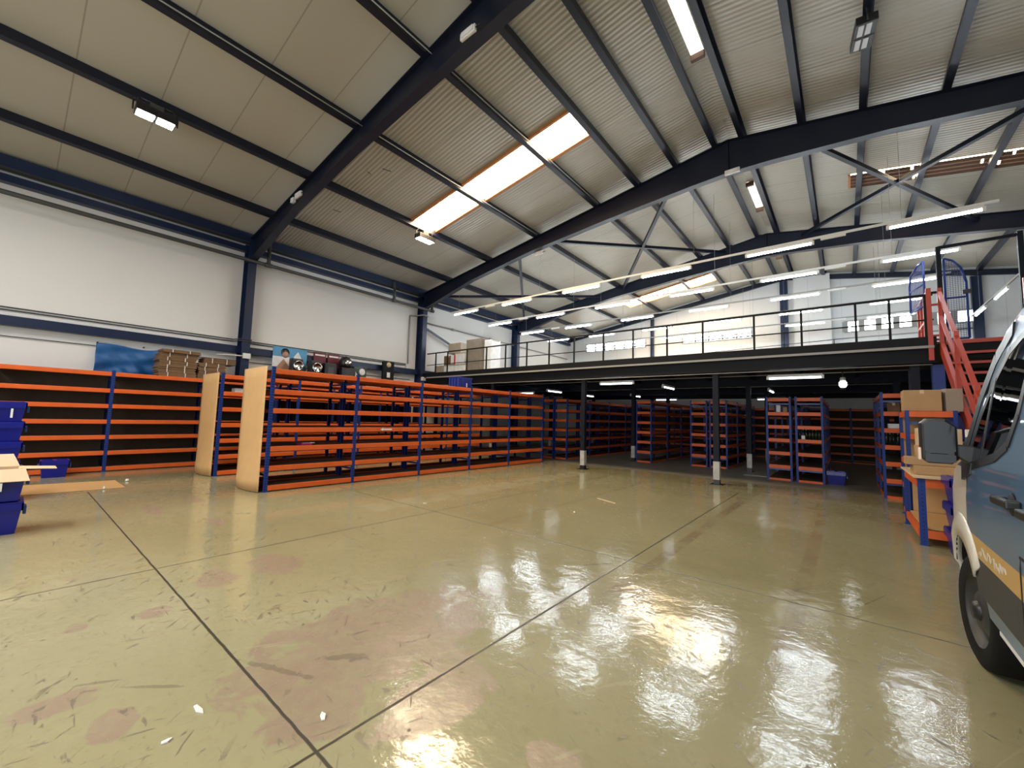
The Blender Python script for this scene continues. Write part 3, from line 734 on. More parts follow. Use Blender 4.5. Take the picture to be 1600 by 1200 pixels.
# ------------------------------------------------------------------ shelving
LV = [2.30, 1.91, 1.55, 1.19, .835, .475, .115]
CACHE = {}
def shared(key, make, name, m_, parent, loc):
    if key not in CACHE:
        o = make().build(name, m_, parent, 0, loc); CACHE[key] = o.data
    else:
        o = bpy.data.objects.new(name, CACHE[key]); COL.objects.link(o); o.parent = parent; o.location = loc
    return o
def beam_mb(L):
    """stepped box beam along Y, front face on x=0, top at z=0"""
    return MB().prism([(0, -.008), (-.004, 0), (-.022, 0), (-.022, -.022), (-.046, -.022), (-.046, -.095), (-.004, -.095), (0, -.088)], 'Y', 0, L)
def post_mb(H, w=.062, d=.05):
    m_ = MB()
    m_.prism([(0, -w / 2), (0, w / 2), (-d, w / 2), (-d, w / 2 - .004), (-.006, w / 2 - .004), (-.006, -w / 2 + .004), (-d, -w / 2 + .004), (-d, -w / 2)], 'Z', 0.004, H)
    return m_
def rack(label, loc, rz, ys, depth, levels=LV, H=2.34, back=False, end=None, group=None, name='shelving_unit', lit=True, beams=(1, 1)):
    t = thing(name, label, 'shelving', loc, rz, group, kind='thing')
    for y in ys:
        up = shared(('p', H), lambda: post_mb(H), 'upright', M['slot'], t, (0.004, y, 0))
        shared(('ft',), lambda: MB().box(-.07, .02, -.045, .045, 0, .006), 'foot_plate', M['blue'], up, (0, 0, 0))
        u2 = shared(('p', H), lambda: post_mb(H), 'upright', M['slot'], t, (-depth - .004, y, 0)); u2.rotation_euler = (0, 0, PI)
        shared(('ft',), lambda: MB().box(-.07, .02, -.045, .045, 0, .006), 'foot_plate', M['blue'], u2, (0, 0, 0))
        for z in (.3, H - .2):
            shared(('br', depth), lambda: MB().box(-depth + .05, -.05, -.012, .012, -.02, .02), 'frame_brace', M['blue'], t, (0, y, z))
    for a, b_ in zip(ys[:-1], ys[1:]):
        L = round(b_ - a - .064, 3)
        for z in levels:
            if beams[0]: shared(('b', L), lambda: beam_mb(L), 'beam', M['orange'], t, (0.001, a + .032, z))
            if beams[1]:
                o = shared(('b', L), lambda: beam_mb(L), 'beam', M['orange'], t, (-depth - .001, b_ - .032, z)); o.rotation_euler = (0, 0, PI)
            shared(('s', L, depth), lambda: MB().box(-depth + .024, -.024, 0, L, -.021, -.003), 'shelf_board', M['chip'], t, (0, a + .032, z))
        if back:
            MB().box(-depth + .047, -depth + .055, a + .035, b_ - .035, .1, H - .08).build('back_board', M['darkboard'], t)
    if end:
        for k in end:
            y = ys[0] if k == 0 else ys[-1]
            L = round(depth - .075, 3)
            for z in levels:
                o = shared(('b', L), lambda: beam_mb(L), 'end_beam', M['orange'], t, (-depth + .037 if k == 0 else -.037, y - .03 if k == 0 else y + .03, z))
                o.rotation_euler = (0, 0, -PI / 2 if k == 0 else PI / 2)
    return t
yB = [0, 1.70, 3.44, 5.16, 6.84, 8.62]
rzB = math.atan2(.2, 8.62)
rackB = rack('long orange and blue shelving run facing the open floor, white arrow on a beam', (-8.34, 3.1, 0), -rzB, yB, .60, group='orange and blue shelving')
rackB2 = rack('long shelving run standing back to back behind the one facing the open floor', (-8.99, 3.1, 0), -rzB, yB, .60, group='orange and blue shelving')
rackA = rack('long shelving run behind the first hardboard end panel, across a narrow aisle', (-11.0, 3.03, 0), 0, yB, .60, group='orange and blue shelving')
rackA2 = rack('shelving run back to back with the second row, facing the left wall', (-11.64, 3.03, 0), 0, yB, .60, group='orange and blue shelving')
rackW = rack('dark backed shelving run against the left wall below the cardboard bundles', (-13.25, -2.08, 0), 0, [0, 1.78, 3.56, 5.34, 7.12, 8.9, 10.68, 12.46], .62, back=True, group='orange and blue shelving')
# hardboard end panels (slightly buckled at the foot)
def end_panel(label, x0, x1, y, rz):
    m_ = MB(); n_ = 10; vs = []
    for side in (0, .006):
        for i in range(n_ + 1):
            for j in range(13):
                x = (x1 - x0) * i / n_; z = .01 + 2.33 * j / 12
                b_ = -.12 * math.exp(-((z - .12) / .3) ** 2) * math.sin(PI * (i / n_)) ** 1.0
                b_ -= .01 * math.sin(z * 3) * math.sin(PI * i / n_)
                vs.append((x, -side + b_, z))
    q = (n_ + 1) * 13; fs = []
    for i in range(n_):
        for j in range(12):
            a = i * 13 + j
            fs += [(a, a + 1, a + 14, a + 13), (q + a, q + a + 13, q + a + 14, q + a + 1)]
    rim = [i * 13 for i in range(n_ + 1)] + [n_ * 13 + j for j in range(1, 13)] + [i * 13 + 12 for i in range(n_ - 1, -1, -1)] + [j for j in range(11, 0, -1)]
    for k in range(len(rim)):
        a, b_ = rim[k], rim[(k + 1) % len(rim)]
        fs.append((a, b_, q + b_, q + a))
    o = m_.add(vs, fs, True).build('end_panel', M['hard'])
    o.location = (x0, y, 0); o.rotation_euler.z = rz
    return tag(o, label, 'hardboard panel', 'hardboard end panels')
end_panel('tan hardboard panel on the end of the front shelving run, buckled at its foot', -9.62, -8.36, 3.02, -rzB)
end_panel('tan hardboard panel on the end of the second shelving run, nearer the left wall', -12.26, -11.02, 2.96, 0)
# shelving under the mezzanine
yC = [0, 1.75, 3.5, 5.25, 7.0]
LM = [z - .06 for z in LV]
rack('dim shelving run under the mezzanine just past the end of the long front run', (-8.06, 13.2, 0), 0, yC, .55, LM, 2.27, end=(0,), group='orange and blue shelving')
rack('dim shelving run under the mezzanine, back to back on its left side', (-8.66, 13.2, 0), 0, yC, .52, LM, 2.27, end=(0,), group='orange and blue shelving')
rack('single narrow shelving run under the mezzanine between the two front posts', (-5.48, 14.8, 0), 0, yC[:4], .58, LM, 2.23, end=(0,), group='orange and blue shelving')
rack('left half of the double shelving behind the third mezzanine post', (-3.69, 15.15, 0), 0, yC[:4], .55, LM, 2.27, end=(0,), group='orange and blue shelving')
rack('right half of the double shelving behind the third mezzanine post', (-3.07, 15.15, 0), 0, yC[:4], .55, LM, 2.27, end=(0,), group='orange and blue shelving')
rackF1 = rack('left half of the bright ended double shelving beside the blue box', (-1.15, 13.4, 0), 0, yC, .58, LM, 2.27, end=(0,), group='orange and blue shelving')
rackF2 = rack('right half of the bright ended double shelving beside the blue box', (-.46, 13.4, 0), 0, yC[:4], .60, LM, 2.27, end=(0,), group='orange and blue shelving')
rack('dark shelving along the back wall under the mezzanine', (-12.3, 22.0, 0), -PI / 2, [1.78 * i for i in range(9)], .55, LM, 2.27, back=True, group='orange and blue shelving')
rackG = rack('narrow shelving full of bottles in the shade left of the stairs', (1.17, 12.0, 0), 0, [0, 1.45, 2.9], .58, LM, 2.27, end=(0,), group='orange and blue shelving')

# arrow sticker on the front run
a_ = MB().add([(.008, 0, .0), (.008, .07, .035), (.008, .07, .016), (.008, .3, .016), (.008, .3, -.016), (.008, .07, -.016), (.008, .07, -.035)], [(0, 1, 2, 3, 4, 5, 6)])
a_.add([(.003, 0, .0), (.003, .07, .035), (.003, .07, .016), (.003, .3, .016), (.003, .3, -.016), (.003, .07, -.016), (.003, .07, -.035)], [(6, 5, 4, 3, 2, 1, 0)])
st_ = a_.build('arrow_sticker', M['paper'], rackB); st_.location = (0, 2.31, 1.143); st_['label'] = 'white arrow sticker pointing left'
# magazines on the front run
mg = thing('magazine_pile', 'small pile of magenta and white magazines on the long front shelving', 'magazines', (-8.5, 3.82, .837), 0, kind='thing')
MB().box(-.1, .1, -.11, .11, 0, .018).build('magazine', M['magenta'], mg); MB().box(-.1, .1, -.1, .12, .019, .034).build('magazine', M['magenta'], mg)
MB().box(-.11, .1, -.07, .16, .035, .045).build('magazine', M['paper'], mg)
o = MB().box(-.1, .11, -.2, .07, .046, .056).build('magazine', M['black'], mg)

# ------------------------------------------------------------------ boxes and totes
def carton(label, x, y, z, dx, dy, dz, m_='card', rz=0, group=None, tape=True, name='cardboard_box', wrapm=False, openf=False):
    t = thing(name, label, 'cardboard box', (x, y, z), rz, group, kind='thing')
    MB().box(-dx / 2, dx / 2, -dy / 2, dy / 2, 0, dz).build('body', M[m_], t, .006)
    if tape: MB().box(-.025, .025, -dy / 2 - .001, dy / 2 + .001, dz - .06, dz + .001).build('tape', M['cream'], t)
    if wrapm: MB().box(-dx / 2 - .006, dx / 2 + .006, -dy / 2 - .006, dy / 2 + .006, .02, dz * .9).build('stretch_wrap', M['wrap'], t)
    return t
def tote(label, x, y, z, L=.6, W=.4, H=.33, rz=0, lid=True, group=None, flip=False):
    t = thing('plastic_tote', label, 'plastic tote', (x, y, z), rz, group, kind='thing')
    m_ = MB(); tp = .045
    lo = [(-W / 2 + tp, -L / 2 + tp), (W / 2 - tp, -L / 2 + tp), (W / 2 - tp, L / 2 - tp), (-W / 2 + tp, L / 2 - tp)]
    hi = [(-W / 2 + .012, -L / 2 + .012), (W / 2 - .012, -L / 2 + .012), (W / 2 - .012, L / 2 - .012), (-W / 2 + .012, L / 2 - .012)]
    zt = H - .05
    sc = lambda P, k: [(p[0] * k, p[1] * k) for p in P]
    inn = [(a * .94, b_ * .95) for a, b_ in lo]; inh = [(a * .95, b_ * .96) for a, b_ in hi]
    vs = [(a, b_, 0) for a, b_ in lo] + [(a, b_, zt) for a, b_ in hi] + [(a, b_, zt) for a, b_ in inh] + [(a, b_, .02) for a, b_ in inn]
    fs = [(3, 2, 1, 0)] + [(i, (i + 1) % 4, 4 + (i + 1) % 4, 4 + i) for i in range(4)] + [(4 + i, 4 + (i + 1) % 4, 8 + (i + 1) % 4, 8 + i) for i in range(4)] + [(8 + i, 8 + (i + 1) % 4, 12 + (i + 1) % 4, 12 + i) for i in range(4)] + [(12, 13, 14, 15)]
    m_.add(vs, fs).build('body', M['tote'], t, .006)
    r_ = MB(); w = W / 2; l = L / 2
    r_.box(-w, w, -l, -l + .02, zt - .055, H - .02).box(-w, w, l - .02, l, zt - .055, H - .02).box(-w, -w + .02, -l, l, zt - .055, H - .02).box(w - .02, w, -l, l, zt - .055, H - .02)
    r_.build('rim', M['tote'], t, .004)
    for s_ in (-1, 1):
        MB().box(-.09, .09, s_ * (l + .012) - .014, s_ * (l + .012) + .014, zt - .12, zt - .03).build('handle', M['totelite'], t, .006)
    for s_ in (-1, 1):
        MB().box(-w + .03, w - .03, s_ * L * .3 - .014, s_ * L * .3 + .014, .06, zt - .06)
    if lid:
        for s_ in (-1, 1):
            q = MB().box(-w + .005, w - .005, (0 if s_ > 0 else -l + .004), (l - .004 if s_ > 0 else 0), H - .02, H - .006)
            for k in range(4): q.box(-w + .05 + k * .08, -w + .065 + k * .08, (.03 if s_ > 0 else -l + .03), (l - .03 if s_ > 0 else -.03), H - .008, H)
            q.build('lid', M['tote'], t)
    return t
for i in range(5):
    o = tote('blue plastic tote, %s of the tall stack near the wall shelving' % ('lowest', 'second from the floor', 'third from the floor', 'fourth from the floor', 'topmost')[i], -10.15, -.13, .306 * i, .62, .44, .31, 0, True, 'tall stack of blue totes')
    if i == 4:
        for y in (-.06, .16): MB().box(.2225, .2245, y - .012, y + .012, .06, .2).build('white_sticker', M['paper'], o)
tote('blue plastic tote, lower one of the near stack by the left edge', -7.68, -.12, 0, .64, .44, .37, 0, True, 'near stack of blue totes')
tote('blue plastic tote holding an open carton, on top of the near stack', -7.68, -.12, .372, .64, .44, .34, 0, False, 'near stack of blue totes')
ob = thing('cardboard_box', 'open cream cardboard box with spread flaps in the near blue tote', 'cardboard box', (-7.68, -.12, .41), 0, kind='thing')
MB().box(-.17, .17, -.26, -.25, 0, .33).box(-.17, .17, .25, .26, 0, .33).box(-.17, -.16, -.26, .26, 0, .33).box(.16, .17, -.26, .26, 0, .33).box(-.17, .17, -.26, .26, 0, .01).build('body', M['cream'], ob)
for p0, p1, w, l in (((.17, -.4, .33), (.33, -.4, .245), .64, 'x'),):
    MB().add([(.17, -.35, .33), (.17, .3, .33), (.30, .34, .20), (.30, -.35, .20), (.166, -.35, .334), (.166, .3, .334), (.30, .34, .206), (.30, -.35, .206)], [(0, 1, 2, 3), (7, 6, 5, 4), (0, 4, 5, 1), (1, 5, 6, 2), (2, 6, 7, 3), (3, 7, 4, 0)]).build('flap', M['cream'], ob)
MB().add([(-.17, .26, .33), (.17, .26, .33), (.15, .55, .31), (-.15, .55, .31), (-.17, .26, .336), (.17, .26, .336), (.15, .55, .316), (-.15, .55, .316)], [(0, 1, 2, 3), (7, 6, 5, 4), (0, 4, 5, 1), (1, 5, 6, 2), (2, 6, 7, 3), (3, 7, 4, 0)]).build('flap', M['cream'], ob)
MB().add([(-.17, -.26, .33), (-.17, .26, .33), (-.3, .2, .47), (-.3, -.26, .47), (-.166, -.26, .334), (-.166, .26, .334), (-.296, .2, .474), (-.296, -.26, .474)], [(0, 1, 2, 3), (7, 6, 5, 4), (0, 4, 5, 1), (1, 5, 6, 2), (2, 6, 7, 3), (3, 7, 4, 0)]).build('flap', M['cream'], ob)
MB().box(.2, .3, -.35, .14, .10, .19).build('inner_carton', M['paper'], ob)
tote('small blue plastic tote alone on the floor before the wall shelving', -12.85, .69, 0, .42, .36, .36, 0, True)
hb = tag(MB().add([(-11.9, -.7, .006), (-10.55, -.75, .004), (-10.42, 1.48, .004), (-11.52, 1.47, .006), (-11.9, -.7, .012), (-10.55, -.75, .010), (-10.42, 1.48, .010), (-11.52, 1.47, .012)], [(3, 2, 1, 0), (4, 5, 6, 7), (0, 1, 5, 4), (1, 2, 6, 5), (2, 3, 7, 6), (3, 0, 4, 7)]).build('hardboard_sheet', M['hard']), 'loose hardboard sheet lying flat on the floor behind the near totes', 'hardboard sheet')
for x, y, r_ in ((-11.3, 1.62, .03), (-10.45, 1.2, .018)):
    tag(MB().lathe([(0, .012), (r_, .012), (r_, .016), (r_ * .8, .05), (0, .055)], (x, y, -.003 if x < -11 else 0.0), 10).build('plastic_scrap', M['wrap']), 'scrap of clear plastic by the hardboard sheet, %s' % ('at its far corner' if x < -11 else 'on its near edge'), 'litter')
# upside down ribbed crate on the long front run
cr = thing('plastic_crate', 'blue ribbed plastic crate on top of the long front shelving', 'crate', (-8.45, 8.02, 2.303), .1, kind='thing')
m_ = MB(); m_.box(-.19, .19, -.28, .28, 0, .27)
m_.build('body', M['tote'], cr, .01)
r_ = MB().box(-.2, .2, -.30, .30, .255, .28); r_.build('rim', M['tote'], cr, .004)
for k in range(6):
    MB().box(.19, .2, -.25 + k * .09, -.225 + k * .09, .02, .255).build('rib', M['tote'], cr)
for k in range(4):
    MB().box(-.16 + k * .1, -.135 + k * .1, -.292, -.28, .02, .255).build('rib', M['totelite'], cr)
MB().box(.2, .203, .02, .06, .01, .12).build('white_sticker', M['paper'], cr)
tote('dark blue plastic tote on the floor right of the double shelving', -.24, 13.75, 0, .42, .38, .34, PI / 2, True)
# flat cardboard bundles on the wall shelving
random.seed(11)
def bundle(x, y, z, dx, dy, dz, label, grp):
    t = thing('cardboard_bundle', label, 'cardboard', (x, y, z), random.uniform(-.04, .04), grp, kind='thing')
    n_ = max(2, int(dz / .022)); m_ = MB(); h = dz / n_
    for k in range(n_):
        j = random.uniform(-.012, .012)
        m_.box(-dx / 2 + j, dx / 2 + j, -dy / 2 + j * 1.5, dy / 2 + j * 1.5, k * h, (k + 1) * h + (.0005 if k < n_ - 1 else -.002))
    m_.build('sheets', M['cardbrown'], t)
    for s_ in (-.26, .2):
        MB().box(-dx / 2 - .022, dx / 2 + .022, s_ * dy - .007, s_ * dy + .007, -.001 if False else .0, dz + .004).build('strap', M['strap'], t)
    return t
z = 2.303; hs = (.10, .09, .1, .1, .09, .11, .08)
for i, h in enumerate(hs):
    bundle(-13.62 + (.06 if i == 6 else 0), 2.68 + random.uniform(-.04, .04), z, .52, .78, h, 'strapped bundle of flat brown cardboard, %s of the taller stack' % ('lowest', 'second up', 'third up', 'fourth up', 'fifth up', 'sixth up', 'topmost')[i], 'taller stack of cardboard bundles'); z += h + .004
z = 2.303
for i, h in enumerate((.12, .1, .1, .1, .14)):
    bundle(-13.62, 3.42 + (.18 if i == 4 else 0) + random.uniform(-.02, .02), z, .5, .62 + (.12 if i == 4 else 0), h, 'strapped bundle of flat brown cardboard, %s of the shorter stack' % ('lowest', 'second up', 'third up', 'fourth up', 'topmost')[i], 'shorter stack of cardboard bundles'); z += h + .004
bundle(-13.6, 4.22, 2.303, .52, .8, .14, 'strapped bundle of flat cardboard lying before the nearer wall column', None)
# tarpaulin
tv = []; nx, nz = 40, 24
for i in range(nx + 1):
    for j in range(nz + 1):
        u, v = i / nx, j / nz
        y = 1.22 + 1.22 * u; z = 3.04 - .72 * v + .03 * math.sin(PI * u * 2.0) * (1 - v) - .025 * math.sin(PI * u) * (1 - v)
        x = -14.24 + .04 + .035 * math.sin(u * 9 + v * 3.2) * v + .03 * math.sin(u * 21 - v * 7) * (.3 + v * .7) + .02 * math.sin(v * 12 + u * 5)
        tv.append((x, y, z))
tf = [(i * (nz + 1) + j, i * (nz + 1) + j + 1, (i + 1) * (nz + 1) + j + 1, (i + 1) * (nz + 1) + j) for i in range(nx) for j in range(nz)]
ta = thing('tarpaulin', 'creased blue tarpaulin hung on the left wall beside the cardboard bundles', 'tarpaulin', kind='thing')
o = MB().add(tv, tf, True).build('sheet', M['tarp'], ta, fix=False)
sd = o.modifiers.new('thick', 'SOLIDIFY'); sd.thickness = .003
for y in (1.24, 2.1):
    MB().cyl((-14.28, y, 3.06), (-14.2, y, 3.06), .018, 8).build('hook', M['black'], ta)
# posters and things standing on the wall shelving
ps = thing('poster', 'sky blue poster with a dark haired portrait behind the lower wall girt', 'poster', (-14.05, 5.67, 2.303), kind='thing')
MB().box(-.004, .004, -.53, .53, 0, 1.26).build('print', M['skyblue'], ps)
MB().box(.004, .006, -.53, -.02, 0.05, .95).build('printed_panel', M['wrap'], ps)
MB().lathe([(.0, -.0), (.13, .0), (.13, .004), (0, .004)], (.006, -.16, 1.10), 20, 'X').build('printed_hair', M['black'], ps)
MB().lathe([(.0, -.0), (.10, .0), (.10, .003), (0, .003)], (.010, -.15, 1.02), 20, 'X').build('printed_face', M['skin'], ps)
MB().box(.010, .012, -.22, -.08, 1.02, 1.05).build('printed_glasses', M['black'], ps)
MB().prism([(-.42, .1), (.02, .1), (.02, .6), (-.2, .88), (-.4, .6)], 'X', .007, .009).build('printed_shirt', M['skin'], ps)
MB().prism([(.08, .3), (.40, .3), (.36, .95), (.24, 1.16), (.12, 1.0)], 'X', .004, .006).build('printed_shape', M['wrap'], ps)
def display_case(y, label, w=.36, h=.9, ring=True):
    t = thing('display_case', label, 'display case', (-13.75, y, 2.303), 0, 'black display cases', kind='thing')
    MB().box(-.13, .1, -w / 2, w / 2, 0, h).build('housing', M['black'], t, .03)
    if ring:
        MB().lathe([(.0, .0), (.13, .0), (.17, .03), (.14, .05), (.12, .02), (0, .01)], (.1, .03, h * .75), 24, 'X').build('chrome_ring', M['chrome'], t)
        MB().box(.10, .112, -.06, .14, h * .60, h * .66).build('visor_slot', M['black'], t)
    else: MB().box(.1, .106, -.1, .1, h * .5, h * .85).build('cover', M['grey'], t)
    return t
display_case(5.75, 'black case with a round chrome front standing below the portrait poster')
display_case(6.35, 'black case with a round chrome front, second from the portrait poster')
display_case(6.86, 'plain black case between the round fronted case and the helmet', .44, .88, False)
for y, l in ((6.63, 'dark maroon flat box upright on the wall shelving, nearer one'), (7.12, 'dark maroon flat box upright on the wall shelving, beside the helmet')):
    t = thing('flat_box', l, 'box', (-14.04, y, 2.303), 0, 'maroon flat boxes', kind='thing')
    MB().box(-.03, .03, -.21, .21, 0, 1.25).build('body', M['maroon'], t, .01)
    MB().box(.03, .032, -.17, .17, 1.13, 1.18).build('printed_line', M['wrap'], t)
hs_ = thing('helmet', 'glossy black helmet on a louvred black stand atop the wall shelving', 'helmet', (-13.7, 7.42, 2.303), kind='thing')
MB().box(-.19, .15, -.22, .3, 0, .78).build('stand', M['black'], hs_, .02)
for k in range(4): MB().box(.15, .165, -.1, .28, .52 + k * .065, .545 + k * .065).build('louvre', M['grey'], hs_)
MB().lathe([(.0, .0), (.17, .01), (.22, .12), (.21, .26), (.13, .38), (0, .42)], (0, -.03, .78), 22).build('shell', M['black'], hs_)
MB().lathe([(.0, .05), (.10, .05), (.13, .0), (.0, .0)], (.17, -.02, .94), 18, 'X').build('visor', M['chrome'], hs_)
t = thing('picture_board', 'small framed picture board leaning on the wall past the helmet', 'picture', (-13.9, 8.08, 2.303), kind='thing')
MB().box(-.02, .02, -.25, .25, 0, .9).build('board', M['greengrey'], t); MB().lathe([(0, 0), (.13, 0), (.11, .01), (0, .008)], (.02, .08, .72), 16, 'X').build('round_print', M['wrap'], t)
MB().prism([(-.25, .5), (-.02, .5), (-.25, .8)], 'X', .02, .026).build('printed_corner', M['paper'], t)
t = thing('panel_box', 'tall dark electrical panel on the wall near the mezzanine column', 'panel', (-13.9, 9.27, 2.303), kind='thing')
MB().box(-.05, .05, -.25, .25, 0, 1.24).build('housing', M['charcoal'], t, .008)
MB().box(.05, .056, -.07, .07, .62, .82).build('white_label', M['paper'], t)
MB().lathe([(0, 0), (.11, 0), (.08, .02), (0, .03)], (.05, 0, 1.12), 14, 'X').build('dome', M['cream'], t)

# small goods on the shelves
random.seed(5)
def bottle(x, y, z, h, r_, m_, cap, label, grp):
    t = thing('bottle', label, 'bottle', (x, y, z), 0, grp, kind='thing')
    MB().lathe([(0, 0), (r_, 0), (r_, h * .62), (r_ * .38, h * .78), (r_ * .36, h * .93), (0, h * .93)], n=10).build('body', M[m_], t)
    MB().cyl((0, 0, h * .93), (0, 0, h), r_ * .42, 8).build('cap', M[cap], t)
    return t
for i in range(7):
    bottle(-.98 + .07 * i, 13.62 + .05 * (i % 2), LM[3] + .001, .26, .03, 'greengrey', 'white' if i % 3 else 'grey', 'small dark bottle on the middle shelf of the bright ended double shelving', 'bottles on the double shelving')
carton('small white carton on the middle shelf of the bright ended double shelving', -.9, 13.5, LM[3] + .001, .08, .06, .1, 'paper', tape=False)
carton('small pale carton on the second shelf of the bright ended double shelving', -1.45, 13.55, LM[1] + .001, .1, .1, .2, 'paper', tape=False)
carton('small brown carton beside the pale one on the second shelf', -1.3, 13.6, LM[1] + .001, .1, .1, .14, 'card', tape=False)
for i in range(8):
    bottle(.68 + .06 * i, 12.2 + .06 * (i % 3), LM[3] + .001, .25, .026, 'greengrey', 'white' if i % 2 else 'chrome', 'small dark bottle in the narrow shelving left of the stairs', 'bottles in the narrow shelving')
carton('brown carton on the second shelf of the narrow shelving left of the stairs', .82, 12.3, LM[1] + .001, .2, .2, .2, 'cardbrown')
carton('pale bagged parcel on the third shelf of the narrow shelving', .8, 12.25, LM[2] + .001, .18, .2, .1, 'wrap', tape=False)
for i, (y, h) in enumerate(((4.2, .12), (4.9, .15), (5.6, .13), (6.3, .14), (7.0, .12), (8.0, .15), (9.2, .13))):
    carton('small pale carton on the top row of the wall shelving seen through the gaps, %s' % ('nearest', 'second', 'third', 'fourth', 'fifth', 'sixth', 'farthest')[i], -13.55, y, 1.912, .3, .4, h + .08, ('paper', 'cardpale', 'wrap')[i % 3], tape=False, group='cartons on the wall shelving')
for i, y in enumerate((7.3, 7.75, 9.3)):
    carton('tall white carton standing on the wall shelving behind the gaps, %s' % ('nearest', 'middle', 'farthest')[i], -13.5, y, LV[4] + .001, .3, .25, .3, 'paper', tape=False, group='tall cartons on the wall shelving')

# ------------------------------------------------------------------ boxes on the mezzanine
Z = ZT + .007
mzb = [(-13.75, 12.0, Z, .5, .6, .5, 'cardpale', 0, 'pale carton at the wall end of the mezzanine pile, on the deck', 0), (-13.15, 12.05, Z, .55, .6, .5, 'cardpale', .05, 'film wrapped carton on the deck, second in the mezzanine pile', 1),
       (-12.5, 12.1, Z, .6, .6, .5, 'cardpale', -.03, 'film wrapped carton on the deck at the right of the mezzanine pile', 1),
       (-13.3, 12.15, Z + .51, .6, .55, .42, 'cardbrown', .04, 'brown carton in the second layer of the mezzanine pile', 0), (-12.62, 12.15, Z + .51, .6, .55, .5, 'cardpale', 0, 'film wrapped carton in the second layer of the mezzanine pile', 1),
       (-13.05, 12.2, Z + 1.02, .75, .5, .45, 'cardpale', .03, 'large pale carton on top of the mezzanine pile', 0)]
for x, y, z, a, b_, c, m_, r_, l, w in mzb:
    if z > Z + 1: z = Z + 1.02
    o = carton(l, x, y, z, a, b_, c, m_, r_, 'carton pile on the mezzanine', True, 'carton', bool(w))
    if 'second layer' in l and w:
        pass
rl = thing('shipping_label', 'red and white label sheet on the front of the mezzanine carton pile', 'label', (-12.98, 11.855, Z + .55), kind='thing')
MB().box(-.16, .04, -.004, .004, 0, .38).build('white_sheet', M['paper'], rl); MB().box(.04, .12, -.005, .005, -.06, .38).build('red_sheet', M['redlabel'], rl)
k = 0
for iz in range(3):
    for ix in range(2):
        carton('tall grey brown carton in the upright stack on the mezzanine, %s %s' % (('bottom', 'middle', 'top')[iz], ('left', 'right')[ix]), -11.98 + .42 * ix, 12.1, Z + .5 * iz, .41, .55, .497, 'cardgrey', 0, 'upright carton stack on the mezzanine', False, 'carton')
wp = thing('wrapped_stack', 'white film wrapped stack beside the upright cartons on the mezzanine', 'wrapped goods', (-11.15, 12.3, Z), kind='thing')
MB().box(-.2, .2, -.3, .3, 0.12, 1.45).build('film', M['wrap'], wp, .05); MB().box(-.25, .25, -.35, .35, 0, .12).build('pallet_board', M['card'], wp)

# ------------------------------------------------------------------ workbench and shelf by the stairs
WB = thing('workbench', 'blue and orange framed workbench beside the van with boxes on its top', 'workbench', (0, 0, 0), kind='thing')
for x, y in ((.74, 7.62), (1.34, 7.62), (.72, 9.1), (1.34, 9.1)):
    o = MB().prism([(-.035, -.03), (.035, -.03), (.035, .03), (.03, .03), (.03, -.024), (-.03, -.024), (-.03, .03), (-.035, .03)], 'Z', 0.004, .86).build('leg', M['slot'], WB); o.location = (x, y, 0)
    MB().box(-.045, .045, -.045, .045, 0, .005).build('foot_plate', M['blue'], o)
for z in (.2, .84):
    for y in (7.6, 9.12): MB().box(.775, 1.305, y - .02, y + .02, z - .1, z).build('beam', M['orange'], WB)
    for x in (.715, 1.36): MB().box(x - .02, x + .02, 7.66, 9.06, z - .1, z).build('beam', M['orange'], WB)
MB().box(.74, 1.34, 7.66, 9.08, .2, .218).build('lower_shelf', M['hard'], WB)
MB().box(.66, 1.40, 7.5, 9.13, .862, .885).build('worktop', M['cream'], WB)
MB().box(.78, 1.30, 9.09, 9.1, .22, .74).build('back_board', M['hard'], WB)
WS = rack('low orange and blue shelf unit behind the workbench with cartons on top', (1.33, 9.22, 0), 0, [0, .95], .58, [1.78, 1.42, 1.0, .56, .13], 1.79, end=(0,), group=None)
for k in range(2):
    MB().box(-.54, -.03, .9, .908, .15 + .82 * k, .94 + .82 * k).build('back_board', M['card'], WS)
bx = [(.96, 9.45, 1.783, .44, .4, .34, 'card', 0, 'wide brown carton on top of the shelf unit behind the workbench', True), (1.3, 9.5, 1.783, .2, .3, .36, 'cardpale', .2, 'pale torn carton at the right of the shelf unit top', False),
      (1.0, 7.95, .887, .62, .34, .12, 'card', .06, 'flat brown carton at the bottom of the workbench pile', False), (.95, 8.02, 1.009, .66, .34, .1, 'card', -.04, 'flat brown carton in the middle of the workbench pile', False),
      (1.0, 8.1, 1.111, .5, .3, .16, 'card', .03, 'brown carton on top of the workbench pile', False), (1.05, 8.75, .887, .46, .3, .62, 'cream', 0, 'tall cream carton standing at the back of the workbench', False)]
for x, y, z, a, b_, c, m_, r_, l, tp in bx: carton(l, x, y, z, a, b_, c, m_, r_, None, tp)
carton('small white carton lying on the workbench pile', .93, 8.1, 1.273, .11, .1, .09, 'paper', .3, tape=False)
carton('white printed packet standing behind the van mirror', 1.33, 8.4, .887, .1, .08, .62, 'paper', 0, tape=False)
bp_ = thing('parcel', 'clear plastic parcel at the right end of the workbench pile', 'parcel', (1.3, 7.72, .887), kind='thing')
MB().lathe([(0, 0), (.05, .0), (.07, .05), (.06, .11), (.03, .14), (0, .15)], n=9).build('bag', M['wrap'], bp_)
for i in range(3):
    tote('blue plastic tote beside the workbench, %s of the stack' % ('lowest', 'middle', 'topmost')[i], 1.11, 7.18, .312 * i, .55, .42, .315, 0, True, 'blue totes beside the workbench')
